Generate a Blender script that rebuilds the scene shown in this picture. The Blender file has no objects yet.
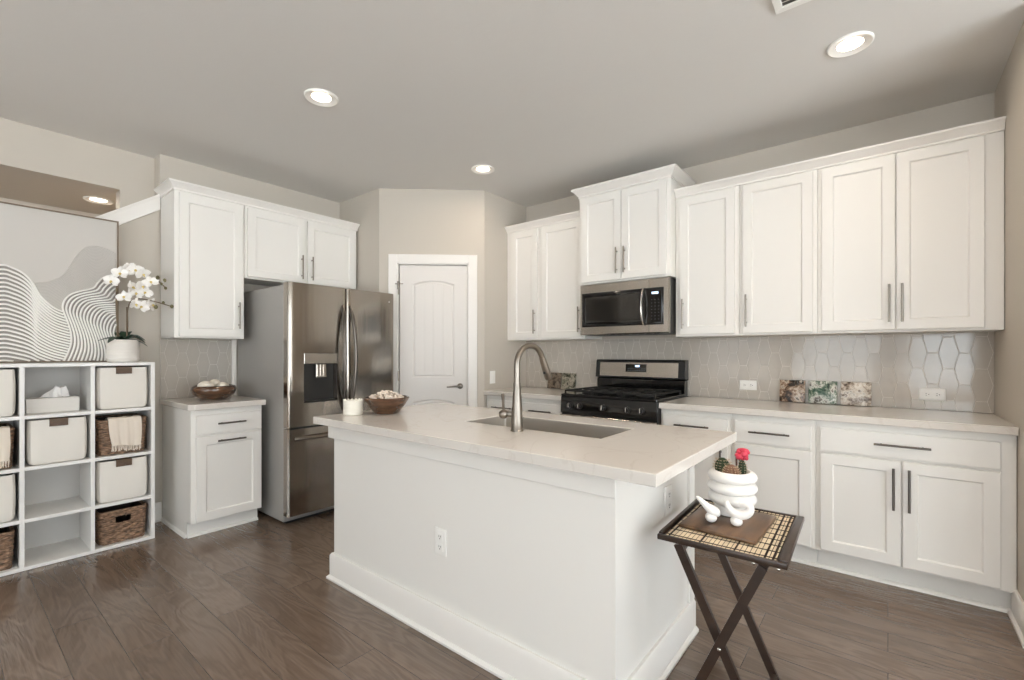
import bpy, bmesh, math, random
from mathutils import Vector, Matrix
R = math.radians
random.seed(7)
sc = bpy.context.scene
C = sc.collection

# ------------------------------------------------------------------ camera, world, light, exposure
FPX, YAW, HORIZON, CAM_H = 465.82, 38.906, 352.935, 1.235
cam_data = bpy.data.cameras.new('camera')
cam_data.sensor_width = 36.0
cam_data.lens = FPX / 1024 * 36.0
cam_data.shift_y = (HORIZON - 340) / 1024
cam_data.clip_start = 0.02
cam = bpy.data.objects.new('camera', cam_data)
C.objects.link(cam)
cam.location = (0, 0, CAM_H)
cam.rotation_euler = (R(90), 0, R(YAW))
sc.camera = cam

world = bpy.data.worlds.new('world')
sc.world = world
world.use_nodes = True
world.node_tree.nodes['Background'].inputs[0].default_value = (0.80, 0.90, 1.0, 1)
world.node_tree.nodes['Background'].inputs[1].default_value = 1.0

sc.view_settings.view_transform = 'Standard'
sc.view_settings.look = 'None'
sc.view_settings.gamma = 1
sc.view_settings.use_curve_mapping = False
sc.view_settings.exposure = 0.30
sc.cycles.use_denoising = True
sc.cycles.max_bounces = 10
sc.cycles.diffuse_bounces = 6
sc.cycles.glossy_bounces = 4
sc.cycles.transparent_max_bounces = 8
sc.cycles.sample_clamp_indirect = 6.0
sc.cycles.caustics_reflective = False
sc.cycles.caustics_refractive = False


def area(name, loc, rot, sx, sy, power, col):
    d = bpy.data.lights.new(name, 'AREA')
    d.shape = 'RECTANGLE'
    d.size, d.size_y, d.energy, d.color = sx, sy, power, col
    o = bpy.data.objects.new(name, d)
    C.objects.link(o)
    o.location, o.rotation_euler = loc, rot
    return o


# daylight coming in through the living-room windows behind and beside the camera
DAY = (.86, 0.95, 1.0)
REAR_WIN = [(-3.3, -1.9), (-1.5, -0.1), (0.3, 1.7)]          # x ranges on the rear wall, z 0.5..2.35
SIDE_WIN = [(-3.3, -1.7), (-1.2, 0.4), (0.8, 2.6)]           # y ranges on the far right wall
for (x0, x1), watts in zip(REAR_WIN, (10, 36, 56)):
    area('daylight', ((x0 + x1) / 2, -4.22, 1.42), (R(90), 0, 0), x1 - x0, 1.85, watts, DAY)
for y0, y1 in SIDE_WIN:
    area('daylight', (3.82, (y0 + y1) / 2, 1.22), (R(90), 0, R(90)), y1 - y0, 2.15, 55, DAY)

# sun added to brighten the ceiling by bounce off the ground outside; it reaches only the floor close to the windows, far behind the camera
sun = bpy.data.lights.new('sun', 'SUN')
sun.energy, sun.angle, sun.color = 40.0, R(1.0), (.915, .965, 1.0)
sun_o = bpy.data.objects.new('sun', sun)
C.objects.link(sun_o)
sun_o.rotation_euler = (R(28), R(22), 0)

# ------------------------------------------------------------------ materials


def srgb(h):
    h = h.lstrip('#')
    c = [int(h[i:i + 2], 16) / 255 for i in (0, 2, 4)]
    return tuple(x / 12.92 if x <= 0.04045 else ((x + 0.055) / 1.055) ** 2.4 for x in c) + (1,)


def new_mat(name):
    m = bpy.data.materials.new(name)
    m.use_nodes = True
    return m, m.node_tree, m.node_tree.nodes['Principled BSDF']


def N(t, kind, **kw):
    n = t.nodes.new(kind)
    for k, v in kw.items():
        if k in n.inputs:
            n.inputs[k].default_value = v
        else:
            setattr(n, k, v)
    return n


def coords(t, scale=(1, 1, 1), rot=(0, 0, 0)):
    tc = N(t, 'ShaderNodeTexCoord')
    mp = N(t, 'ShaderNodeMapping')
    mp.inputs['Scale'].default_value = scale
    mp.inputs['Rotation'].default_value = rot
    t.links.new(tc.outputs['Object'], mp.inputs['Vector'])
    return mp.outputs['Vector']


def mat(name, col, rough=0.5, metal=0.0, noise=0.0, nscale=(8, 8, 8), bump=0.0, bscale=(60, 60, 60), bdist=0.002, spec=0.5, coat=0.0):
    m, t, p = new_mat(name)
    c = srgb(col)
    p.inputs['Base Color'].default_value = c
    p.inputs['Roughness'].default_value = rough
    p.inputs['Metallic'].default_value = metal
    p.inputs['Specular IOR Level'].default_value = spec
    p.inputs['Coat Weight'].default_value = coat
    p.inputs['Coat Roughness'].default_value = 0.08
    if noise:
        v = coords(t, nscale)
        n = N(t, 'ShaderNodeTexNoise', Scale=1.0, Detail=4.0)
        t.links.new(v, n.inputs['Vector'])
        r = N(t, 'ShaderNodeValToRGB')
        r.color_ramp.elements[0].position, r.color_ramp.elements[1].position = .3, .7
        r.color_ramp.elements[0].color = tuple(x * (1 - noise) for x in c[:3]) + (1,)
        r.color_ramp.elements[1].color = tuple(min(1, x * (1 + noise * .6)) for x in c[:3]) + (1,)
        t.links.new(n.outputs['Fac'], r.inputs['Fac'])
        t.links.new(r.outputs['Color'], p.inputs['Base Color'])
    if bump:
        v = coords(t, bscale)
        n = N(t, 'ShaderNodeTexNoise', Scale=1.0, Detail=3.0)
        t.links.new(v, n.inputs['Vector'])
        b = N(t, 'ShaderNodeBump', Strength=bump, Distance=bdist)
        t.links.new(n.outputs['Fac'], b.inputs['Height'])
        t.links.new(b.outputs['Normal'], p.inputs['Normal'])
    return m


def emit(name, col, strength):
    m, t, p = new_mat(name)
    p.inputs['Base Color'].default_value = srgb(col)
    p.inputs['Emission Color'].default_value = srgb(col)
    p.inputs['Emission Strength'].default_value = strength
    return m


def glass_pane():
    m, t, p = new_mat('window_glass')
    tr = N(t, 'ShaderNodeBsdfTransparent')
    gl = N(t, 'ShaderNodeBsdfGlossy', Roughness=0.02)
    mx = N(t, 'ShaderNodeMixShader', Fac=0.06)
    t.links.new(tr.outputs[0], mx.inputs[1])
    t.links.new(gl.outputs[0], mx.inputs[2])
    t.links.new(mx.outputs[0], t.nodes['Material Output'].inputs['Surface'])
    return m


def floor_mat():
    m, t, p = new_mat('dark_wood_floor')
    tc = N(t, 'ShaderNodeTexCoord')
    br = N(t, 'ShaderNodeTexBrick', Scale=1.0)
    br.offset, br.offset_frequency = 0.37, 2
    br.inputs['Mortar Size'].default_value = 0.0011
    br.inputs['Mortar Smooth'].default_value = 0.2
    br.inputs['Brick Width'].default_value = 1.22
    br.inputs['Row Height'].default_value = 0.165
    br.inputs['Color1'].default_value = (0, 0, 0, 1)
    br.inputs['Color2'].default_value = (1, 1, 1, 1)
    br.inputs['Mortar'].default_value = (.5, .5, .5, 1)
    t.links.new(tc.outputs['Object'], br.inputs['Vector'])
    # grain: shift the lookup by plank, stretch along the plank
    mp = N(t, 'ShaderNodeMapping')
    mp.inputs['Scale'].default_value = (1.6, 7, 1)
    add = N(t, 'ShaderNodeVectorMath', operation='MULTIPLY_ADD')
    t.links.new(br.outputs['Color'], add.inputs[0])
    add.inputs[1].default_value = (3.1, 7.7, 5.3)
    t.links.new(tc.outputs['Object'], add.inputs[2])
    t.links.new(add.outputs[0], mp.inputs['Vector'])
    n1 = N(t, 'ShaderNodeTexNoise', Scale=1.0, Detail=3.0, Distortion=0.8)
    t.links.new(mp.outputs['Vector'], n1.inputs['Vector'])
    mul = N(t, 'ShaderNodeMath', operation='MULTIPLY')
    mul.inputs[1].default_value = 46.0
    t.links.new(n1.outputs['Fac'], mul.inputs[0])
    sn = N(t, 'ShaderNodeMath', operation='SINE')
    t.links.new(mul.outputs[0], sn.inputs[0])
    mp2 = N(t, 'ShaderNodeMapping')
    mp2.inputs['Scale'].default_value = (6, 120, 1)
    t.links.new(add.outputs[0], mp2.inputs['Vector'])
    n2 = N(t, 'ShaderNodeTexNoise', Scale=1.0, Detail=2.0)
    t.links.new(mp2.outputs['Vector'], n2.inputs['Vector'])
    # colour
    ramp = N(t, 'ShaderNodeValToRGB')
    ramp.color_ramp.elements[0].color = srgb('#6f5d4f')
    ramp.color_ramp.elements[1].color = srgb('#806e60')
    t.links.new(br.outputs['Color'], ramp.inputs['Fac'])
    mixg = N(t, 'ShaderNodeMix', data_type='RGBA', blend_type='MULTIPLY')
    mixg.inputs['Factor'].default_value = 0.55
    gr = N(t, 'ShaderNodeValToRGB')
    gr.color_ramp.elements[0].color = (.62, .60, .58, 1)
    gr.color_ramp.elements[1].color = (1.1, 1.1, 1.1, 1)
    t.links.new(n2.outputs['Fac'], gr.inputs['Fac'])
    t.links.new(ramp.outputs['Color'], mixg.inputs['A'])
    t.links.new(gr.outputs['Color'], mixg.inputs['B'])
    rg = N(t, 'ShaderNodeValToRGB')
    rg.color_ramp.elements[0].color = (.70, .68, .66, 1)
    rg.color_ramp.elements[1].color = (1.06, 1.06, 1.06, 1)
    hm = N(t, 'ShaderNodeMath', operation='MULTIPLY_ADD')
    hm.inputs[1].default_value, hm.inputs[2].default_value = .5, .5
    t.links.new(sn.outputs[0], hm.inputs[0])
    t.links.new(hm.outputs[0], rg.inputs['Fac'])
    mixr = N(t, 'ShaderNodeMix', data_type='RGBA', blend_type='MULTIPLY')
    mixr.inputs['Factor'].default_value = .55
    t.links.new(mixg.outputs['Result'], mixr.inputs['A'])
    t.links.new(rg.outputs['Color'], mixr.inputs['B'])
    mixs = N(t, 'ShaderNodeMix', data_type='RGBA', blend_type='MIX')
    t.links.new(br.outputs['Fac'], mixs.inputs['Factor'])
    t.links.new(mixr.outputs['Result'], mixs.inputs['A'])
    mixs.inputs['B'].default_value = srgb('#43382f')
    t.links.new(mixs.outputs['Result'], p.inputs['Base Color'])
    p.inputs['Roughness'].default_value = 0.17
    p.inputs['Specular IOR Level'].default_value = 0.9
    # bump: hand-scraped rings + seams
    hs = N(t, 'ShaderNodeMath', operation='MULTIPLY_ADD')
    hs.inputs[1].default_value = 0.45
    t.links.new(sn.outputs[0], hs.inputs[0])
    t.links.new(n2.outputs['Fac'], hs.inputs[2])
    h2 = N(t, 'ShaderNodeMath', operation='SUBTRACT')
    t.links.new(hs.outputs[0], h2.inputs[0])
    t.links.new(br.outputs['Fac'], h2.inputs[1])
    b = N(t, 'ShaderNodeBump', Strength=0.38, Distance=0.003)
    t.links.new(h2.outputs[0], b.inputs['Height'])
    t.links.new(b.outputs['Normal'], p.inputs['Normal'])
    return m


def quartz_mat():
    m, t, p = new_mat('white_quartz')
    v = coords(t, (1, 1, 1))
    n = N(t, 'ShaderNodeTexNoise', Scale=2.6, Detail=6.0, Distortion=1.6)
    t.links.new(v, n.inputs['Vector'])
    r = N(t, 'ShaderNodeValToRGB')
    r.color_ramp.elements[0].position = 0.485
    r.color_ramp.elements[0].color = srgb('#d9d3cc')
    r.color_ramp.elements[1].position = 0.515
    r.color_ramp.elements[1].color = srgb('#d9d3cc')
    e = r.color_ramp.elements.new(0.5)
    e.color = srgb('#d3ccc4')
    t.links.new(n.outputs['Fac'], r.inputs['Fac'])
    t.links.new(r.outputs['Color'], p.inputs['Base Color'])
    p.inputs['Roughness'].default_value = 0.10
    return m


def steel_mat(name, col, rough, stretch=(3, 3, 260), strength=0.12, dist=.0006):
    m, t, p = new_mat(name)
    p.inputs['Base Color'].default_value = srgb(col)
    p.inputs['Metallic'].default_value = 1.0
    p.inputs['Roughness'].default_value = rough
    v = coords(t, stretch)
    n = N(t, 'ShaderNodeTexNoise', Scale=1.0, Detail=2.0)
    t.links.new(v, n.inputs['Vector'])
    b = N(t, 'ShaderNodeBump', Strength=strength, Distance=dist)
    t.links.new(n.outputs['Fac'], b.inputs['Height'])
    t.links.new(b.outputs['Normal'], p.inputs['Normal'])
    return m


def stone_picture_mat(name, cols, seed, scale):
    m, t, p = new_mat(name)
    v = coords(t, (scale, scale, scale))
    mp = t.nodes['Mapping']
    mp.inputs['Location'].default_value = (seed, seed * .7, seed * 1.3)
    n = N(t, 'ShaderNodeTexNoise', Scale=1.0, Detail=6.0, Roughness=0.7, Distortion=.35)
    t.links.new(v, n.inputs['Vector'])
    r = N(t, 'ShaderNodeValToRGB')
    r.color_ramp.elements[0].position, r.color_ramp.elements[1].position = .36, .64
    r.color_ramp.elements[0].color, r.color_ramp.elements[1].color = srgb(cols[0]), srgb(cols[-1])
    for i, c in enumerate(cols[1:-1]):
        e = r.color_ramp.elements.new(.36 + .28 * (i + 1) / (len(cols) - 1))
        e.color = srgb(c)
    t.links.new(n.outputs['Fac'], r.inputs['Fac'])
    t.links.new(r.outputs['Color'], p.inputs['Base Color'])
    p.inputs['Roughness'].default_value = 0.25
    return m


M = dict(
    ceiling=mat('ceiling_paint', '#dcd9d5', 0.9, bump=.25, bscale=(45, 45, 45), bdist=.003),
    wall=mat('greige_wall_paint', '#c6beb3', 0.85, bump=.1, bscale=(90, 90, 90), bdist=.001),
    white=mat('white_cabinet_paint', '#eae7e2', 0.38),
    trim=mat('white_trim_paint', '#ece8e3', 0.35),
    door=mat('white_door_paint', '#e0dbd6', 0.4),
    shelfw=mat('white_laminate', '#e8e6e3', 0.35),
    shelfback=mat('grey_backing_board', '#c9c6c2', 0.6),
    nickel=mat('brushed_nickel', '#8d857c', 0.3, 1.0),
    dnickel=mat('dark_nickel', '#6f6862', 0.3, 1.0),
    steel=steel_mat('brushed_stainless', '#b8b2ab', 0.24, (260, 260, 3)),
    steelh=steel_mat('brushed_stainless_horizontal', '#b6afa7', 0.24, (3, 260, 260)),
    fridge=steel_mat('fridge_stainless', '#9c948b', 0.16, (7, 7, .5), .5, .006),
    fside=mat('fridge_side_grey', '#a5a29e', 0.42, .2),
    chrome=mat('polished_steel', '#b9b2aa', 0.14, 1.0),
    sinksteel=steel_mat('sink_steel', '#c9c3bb', 0.42, (200, 3, 3)),
    blackg=mat('black_gloss', '#0b0b0c', 0.08, spec=.6),
    black=mat('black_enamel', '#121213', 0.3),
    iron=mat('cast_iron', '#1a1918', 0.6, bump=.2, bscale=(200, 200, 200), bdist=.0005),
    mglass=mat('microwave_glass', '#2a2825', 0.06, spec=.6),
    dark=mat('dark_plastic', '#2c2a28', 0.4),
    slot=mat('outlet_slot', '#5c5752', 0.6),
    plate=mat('white_plastic', '#f0eeea', 0.3),
    tile=mat('glazed_tile', '#bcb4aa', 0.12, noise=.04, nscale=(9, 9, 9), bump=.12, bscale=(14, 14, 14), bdist=.003),
    grout=mat('pale_grout', '#e2ddd6', 0.35),
    wicker=mat('dark_wicker', '#8d7059', 0.5, noise=.85, nscale=(45, 45, 150)),
    canvas=mat('white_fabric', '#e6e1d9', 0.9, bump=.3, bscale=(300, 300, 300), bdist=.001),
    inner=mat('fabric_lining', '#b8b2aa', 0.9),
    leather=mat('brown_leather', '#5d4632', 0.5, noise=.2, nscale=(40, 40, 40)),
    throw=mat('cream_throw', '#e2d6c8', 0.95, bump=.3, bscale=(250, 250, 250), bdist=.001),
    tissuebox=mat('tissue_box_card', '#d6d2cc', 0.6),
    tissue=mat('white_tissue', '#f2f0ee', 0.9),
    artbase=mat('art_canvas_plaster', '#c9c4be', 0.85, bump=.2, bscale=(70, 70, 70), bdist=.002),
    artgrey=mat('art_grey_ground', '#938d88', 0.85),
    artmid=mat('art_mid_grey', '#bdb8b3', 0.85),
    artridge=mat('art_white_ridge', '#f1eeea', 0.75),
    artframe=mat('art_wood_frame', '#7b6a58', 0.5),
    ceramic=mat('white_ceramic', '#efece8', 0.3),
    pot=mat('ribbed_white_pot', '#e5e0da', 0.55),
    leaf=mat('orchid_leaf', '#1f3a26', 0.35, noise=.3, nscale=(20, 20, 20)),
    stem=mat('orchid_stem', '#6a5a45', 0.6),
    petal=mat('orchid_petal', '#f6f3ef', 0.6),
    lip=mat('orchid_lip', '#d9c27a', 0.6),
    bud=mat('orchid_bud', '#6d6747', 0.6),
    moss=mat('moss_soil', '#2f2a20', 0.9, noise=.4, nscale=(60, 60, 60)),
    bowl=mat('carved_wood_bowl', '#5a3d29', 0.18, noise=.6, nscale=(9, 9, 40), coat=.8),
    bowlin=mat('bowl_inside', '#2c211a', 0.4),
    ball=mat('cream_ball', '#ebe1d2', 0.7, bump=.4, bscale=(60, 60, 60), bdist=.004),
    shell=mat('pale_shell', '#e6d8ca', 0.6, noise=.25, nscale=(50, 50, 50)),
    jar=mat('white_textured_jar', '#e9e5da', 0.6),
    jarwax=mat('jar_wax', '#f0ead9', 0.5),
    traywood=mat('espresso_wood', '#33241b', 0.28, noise=.25, nscale=(4, 40, 40)),
    mat_reed=mat('bamboo_reed', '#e4d2b4', 0.55, noise=.15, nscale=(30, 30, 30)),
    mat_thread=mat('dark_thread', '#2a1d14', 0.8),
    mat_dark=mat('dark_mat_border', '#2e2119', 0.6),
    board=mat('walnut_board', '#624831', 0.3, noise=.7, nscale=(26, 5, 26)),
    cactus=mat('cactus_green', '#2b3a22', 0.7),
    cactusbrown=mat('cactus_brown', '#7b5a45', 0.7),
    spine=mat('cactus_spine', '#c9b394', 0.7),
    pink=mat('grafted_cactus_pink', '#c93a50', 0.5),
    soil=mat('potting_soil', '#2a211b', 0.95),
    stake=mat('stake_brown', '#6b4b3b', 0.7),
    glass=glass_pane(),
    lamp=emit('warm_lamp', '#ffe9cf', 9.0),
    display=emit('clock_digits', '#cfe6ff', 1.2),
    digit=mat('panel_print', '#63676b', 0.5),
    floor=floor_mat(),
    quartz=quartz_mat(),
    outside=mat('bounce_ground', '#c4c4c2', 0.9),  # made-up pale ground that bounces sunlight up to the ceiling
)

# ------------------------------------------------------------------ mesh builder


class MB:
    """Collects shapes, then links them as one mesh object."""

    def __init__(s, xf=None):
        s.v, s.f, s.xf = [], [], xf

    def add(s, vs, fs):
        n = len(s.v)
        for p in vs:
            p = Vector(p)
            s.v.append(s.xf @ p if s.xf else p)
        s.f += [tuple(i + n for i in f) for f in fs]
        return s

    def box(s, x0, x1, y0, y1, z0, z1, b=0.0, seg=1):
        x0, x1 = min(x0, x1), max(x0, x1)
        y0, y1 = min(y0, y1), max(y0, y1)
        z0, z1 = min(z0, z1), max(z0, z1)
        if b <= 0:
            vs = [(x, y, z) for z in (z0, z1) for y in (y0, y1) for x in (x0, x1)]
            return s.add(vs, [(0, 2, 3, 1), (4, 5, 7, 6), (0, 1, 5, 4), (2, 6, 7, 3), (0, 4, 6, 2), (1, 3, 7, 5)])
        bm = bmesh.new()
        bmesh.ops.create_cube(bm, size=1)
        for v in bm.verts:
            v.co = Vector(((x0 + x1) / 2 + v.co.x * (x1 - x0), (y0 + y1) / 2 + v.co.y * (y1 - y0), (z0 + z1) / 2 + v.co.z * (z1 - z0)))
        bmesh.ops.bevel(bm, geom=bm.edges[:], offset=b, segments=seg, affect='EDGES', profile=0.5)
        bm.verts.index_update()
        s.add([v.co.copy() for v in bm.verts], [[v.index for v in f.verts] for f in bm.faces])
        bm.free()
        return s

    def loops(s, rings, cap0=True, cap1=True, closed=True):
        """rings of equal length joined one after the other"""
        n = len(rings[0])
        vs = [p for r in rings for p in r]
        fs = []
        for i in range(len(rings) - 1):
            for j in range(n if closed else n - 1):
                k = (j + 1) % n
                fs.append((i * n + j, i * n + k, (i + 1) * n + k, (i + 1) * n + j))
        if cap0:
            fs.append(tuple(reversed(range(n))))
        if cap1:
            fs.append(tuple((len(rings) - 1) * n + j for j in range(n)))
        return s.add(vs, fs)

    def panel(s, x0, x1, z0, z1, prof):
        """rectangular loops facing -y; prof = [(inset, y), ...]"""
        return s.loops([[(x0 + i, y, z0 + i), (x1 - i, y, z0 + i), (x1 - i, y, z1 - i), (x0 + i, y, z1 - i)] for i, y in prof])

    def lathe(s, prof, c=(0, 0, 0), n=32, cap0=True, cap1=True, axis='z'):
        rings = []
        for r, z in prof:
            ring = []
            for j in range(n):
                a = 2 * math.pi * j / n
                p = (r * math.cos(a), r * math.sin(a), z)
                if axis == 'y':
                    p = (p[0], -p[2], p[1])
                elif axis == 'x':
                    p = (p[2], p[0], p[1])
                ring.append((p[0] + c[0], p[1] + c[1], p[2] + c[2]))
            rings.append(ring)
        return s.loops(rings, cap0, cap1)

    def tube(s, pts, r, n=8, sy=1.0):
        pts = [Vector(p) for p in pts]
        rs = list(r) if isinstance(r, (list, tuple)) else [r] * len(pts)
        if len(rs) != len(pts):      # spread the given radii along the path
            m_ = len(rs) - 1
            q_ = [i * m_ / (len(pts) - 1) for i in range(len(pts))]
            rs = [rs[min(m_, int(a))] * (1 - a % 1) + rs[min(m_, int(a) + 1)] * (a % 1) for a in q_]
        rings = []
        t0 = (pts[1] - pts[0]).normalized()
        up = Vector((0, 0, 1)) if abs(t0.z) < 0.9 else Vector((1, 0, 0))
        u = (up - t0 * up.dot(t0)).normalized()
        for i, p in enumerate(pts):
            if i == 0:
                t = pts[1] - pts[0]
            elif i == len(pts) - 1:
                t = pts[-1] - pts[-2]
            else:
                t = (pts[i + 1] - pts[i]).normalized() + (pts[i] - pts[i - 1]).normalized()
            t.normalize()
            u = (u - t * u.dot(t)).normalized()
            w = t.cross(u)
            rings.append([p + (u * math.cos(2 * math.pi * j / n) + w * math.sin(2 * math.pi * j / n) * sy) * rs[i] for j in range(n)])
        return s.loops(rings)

    def prism(s, poly, fn, d0, d1):
        """2-D polygon pushed from d0 to d1; fn(a, b, d) -> point"""
        return s.loops([[fn(a, b, d0) for a, b in poly], [fn(a, b, d1) for a, b in poly]])

    def sphere(s, c, r, n=16, m=10, sz=1.0, sx=1.0, sy=1.0):
        rings = []
        for i in range(1, m):
            a = math.pi * i / m
            rings.append([(c[0] + sx * r * math.sin(a) * math.cos(2 * math.pi * j / n), c[1] + sy * r * math.sin(a) * math.sin(2 * math.pi * j / n), c[2] - sz * r * math.cos(a)) for j in range(n)])
        n0 = len(s.v)
        s.loops(rings, False, False)
        b, t = (c[0], c[1], c[2] - sz * r), (c[0], c[1], c[2] + sz * r)
        k = len(s.v)
        s.add([b, t], [])
        for j in range(n):
            s.f.append((n0 + (j + 1) % n, n0 + j, k))
            s.f.append((n0 + (m - 2) * n + j, n0 + (m - 2) * n + (j + 1) % n, k + 1))
        return s

    def sweep(s, path, prof):
        """path: 2-D points (x, y), open; prof: closed loop of (out, z); out is to the right of travel; corners mitred"""
        P = [Vector(p) for p in path]
        rings = []
        for i, p in enumerate(P):
            d0 = (P[i] - P[i - 1]).normalized() if i else None
            d1 = (P[i + 1] - P[i]).normalized() if i < len(P) - 1 else None
            n0 = Vector((d0.y, -d0.x)) if d0 else None
            n1 = Vector((d1.y, -d1.x)) if d1 else None
            if n0 is None:
                m = n1
            elif n1 is None:
                m = n0
            else:
                m = (n0 + n1)
                m = m / m.dot(n1)
            rings.append([(p.x + m.x * o, p.y + m.y * o, z) for o, z in prof])
        return s.loops(rings)

    def build(s, name, m, parent=None, label=None, smooth=True, sharp=35):
        me = bpy.data.meshes.new(name)
        me.from_pydata([tuple(v) for v in s.v], [], s.f)
        bm = bmesh.new()
        bm.from_mesh(me)
        bmesh.ops.recalc_face_normals(bm, faces=bm.faces[:])
        bm.to_mesh(me)
        bm.free()
        me.materials.append(M[m] if isinstance(m, str) else m)
        if smooth:
            me.polygons.foreach_set('use_smooth', [True] * len(me.polygons))
            me.set_sharp_from_angle(angle=R(sharp))
        o = bpy.data.objects.new(name, me)
        C.objects.link(o)
        if parent:
            o.parent = parent
        if label:
            o['label'] = label
        return o


def thing(name, label, cat, loc=(0, 0, 0), rz=0, group=None):
    o = bpy.data.objects.new(name, None)
    o.empty_display_size = 0.05
    C.objects.link(o)
    o.location, o.rotation_euler = loc, (0, 0, rz)
    o['label'], o['category'] = label, cat
    if group:
        o['group'] = group
    return o


def tag(o, label, cat, loc=None, rz=None, group=None, kind=None):
    o['label'], o['category'] = label, cat
    if loc:
        o.location = loc
    if rz is not None:
        o.rotation_euler = (0, 0, rz)
    if group:
        o['group'] = group
    if kind:
        o['kind'] = kind
    return o


def struct(o, label=None):
    o['kind'] = 'structure'
    if label:
        o['label'] = label
    return o


def copy_tree(root, loc, rz=0.0, label=None):
    r = root.copy()
    C.objects.link(r)
    r.location, r.rotation_euler = loc, (0, 0, rz)
    if label:
        r['label'] = label
    for ch in list(root.children):
        c = ch.copy()
        C.objects.link(c)
        c.parent = r
        for g in list(ch.children):
            d = g.copy()
            C.objects.link(d)
            d.parent = c
    return r


# ------------------------------------------------------------------ room dimensions (metres; camera stands at x=y=0)
XL, XH = -4.171, -4.30          # kitchen left wall face; stairwell wall plane
YB, XR = 3.74, 0.466            # range wall, right wall
H = 2.70
CT = 0.896                      # worktop height
PA, PB = Vector((-3.525, 2.484)), Vector((-2.831, 3.112))   # diagonal pantry wall
ROT_L = R(90)                   # things on the left wall face +x
PANG = math.atan2(PB.y - PA.y, PB.x - PA.x)
PLEN = (PB - PA).length

# floor, ceilings
struct(MB().box(-6.6, 3.75, -4.15, 3.95, -0.1, 0.0).build('floor', 'floor'), 'dark brown wood plank floor')
struct(MB().box(XH, 3.75, -4.15, 3.95, H, H + .1).build('ceiling', 'ceiling'), 'greige textured ceiling')
struct(MB().box(-6.6, XH - .121, -4.15, 3.95, 2.411, 2.5).build('ceiling_hall', 'wall'), 'lower ceiling of the stair hall')
# walls
w = MB()
w.box(XH + .001, XL, 1.04, 3.95, 0, H)
struct(w.build('wall_left', 'wall'))
w = MB()
w.box(XH - .12, XH, .837, 3.95, 0, H).box(XH - .12, XH, -4.15, .837, 2.411, H).box(XH - .12, XH, -4.15, -2.2, 0, 2.411)
struct(w.build('wall_header', 'wall'), 'wall over the opening to the stair hall')
SL = (2.392 - 2.15) / (1.03 - .686)


def capz(y):
    return max(1.05, 2.402 + SL * (y - 1.039))


YE = 1.039 - (2.402 - 1.05) / SL
w = MB()
w.prism([(1.039, 0), (1.039, capz(1.039) - .115), (YE, .935), (-4.14, .935), (-4.14, 0)], lambda a, b, d: (d, a, b), XH + .001, XL)
struct(w.build('wall_stair', 'wall'), 'low wall that slopes down beside the stairs')
w = MB()
w.prism([(1.039, capz(1.039) - .114), (1.039, capz(1.039) - .016), (YE, 1.034), (-4.14, 1.034), (-4.14, .936), (YE, .936)], lambda a, b, d: (d, a, b), XH + .002, XL + .018)
w.prism([(1.039, capz(1.039) - .016), (1.039, capz(1.039)), (YE, 1.05), (-4.14, 1.05), (-4.14, 1.034), (YE, 1.034)], lambda a, b, d: (d, a, b), XH - .01 + .012, XL + .032)
struct(w.build('trim_1', 'trim'), 'white sloping cap of the stair wall')
struct(MB().box(-5.35, -5.22, -4.15, 3.95, 0, 2.411).build('wall_hall', 'wall'))
struct(MB().box(-6.6, XR + .25, YB, 3.95, 0, H).build('wall_back', 'wall'))
struct(MB().box(XR, XR + .12, 2.86, YB - .001, 0, H).build('wall_right', 'wall'))
struct(MB().box(XR + .121, 3.75, 2.86, 2.98, 0, H).build('wall_alcove', 'wall'))
# pantry walls: stub, diagonal with door opening, side
DX0, DX1, DZ = .166, .790, 2.032
w = MB()
w.box(XL + .001, PA.x - .03, PA.y, PA.y + .1, 0, H)
w.xf = Matrix.Translation((PA.x, PA.y, 0)) @ Matrix.Rotation(PANG, 4, 'Z')
w.box(0, DX0, 0, .1, 0, H).box(DX1, PLEN, 0, .1, 0, H).box(DX0, DX1, 0, .1, DZ, H)
w.xf = None
w.prism([(PA.x - .03, PA.y), (PA.x, PA.y), (PA.x - .068, PA.y + .0745), (PA.x - .068, PA.y + .1), (PA.x - .03, PA.y + .1)], lambda a, b, d: (a, b, d), 0, H)
w.box(PB.x - .1, PB.x, PB.y + .001, YB - .001, 0, H)
struct(w.build('wall_pantry', 'wall'), 'corner pantry walls around the white door')

# rear and far-right walls with windows


def window_wall(name, wins, z0, z1, along_x, pos, lo, hi, n0):
    w = MB()
    def bx(a0, a1, c0, c1):
        if along_x:
            w.box(a0, a1, pos - .15, pos, c0, c1)
        else:
            w.box(pos, pos + .15, a0, a1, c0, c1)
    cur = lo
    for a, b in wins:
        bx(cur, a, 0, H)
        if z0 > 0:
            bx(a, b, 0, z0)
        bx(a, b, z1, H)
        cur = b
    bx(cur, hi, 0, H)
    struct(w.build(name, 'wall'))
    for i, (a, b) in enumerate(wins):
        f, g = MB(), MB()
        def fb(q, a0, a1, c0, c1, d0, d1):
            if along_x:
                q.box(a0, a1, pos - d1, pos - d0, c0, c1)
            else:
                q.box(pos + d0, pos + d1, a0, a1, c0, c1)
        t = .05
        for q0, q1, c0, c1 in ((a, a + t, z0, z1), (b - t, b, z0, z1), (a + t, b - t, z0, z0 + t), (a + t, b - t, z1 - t, z1), ((a + b) / 2 - .02, (a + b) / 2 + .02, z0 + t, z1 - t)):
            fb(f, q0 + .001, q1 - .001, c0 + .001, c1 - .001, .04, .10)
        fb(g, a + t, b - t, z0 + t, z1 - t, .066, .072)
        o = struct(f.build('window_%d' % (n0 + i), 'trim'))
        g.build('pane', 'glass', o)


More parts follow.
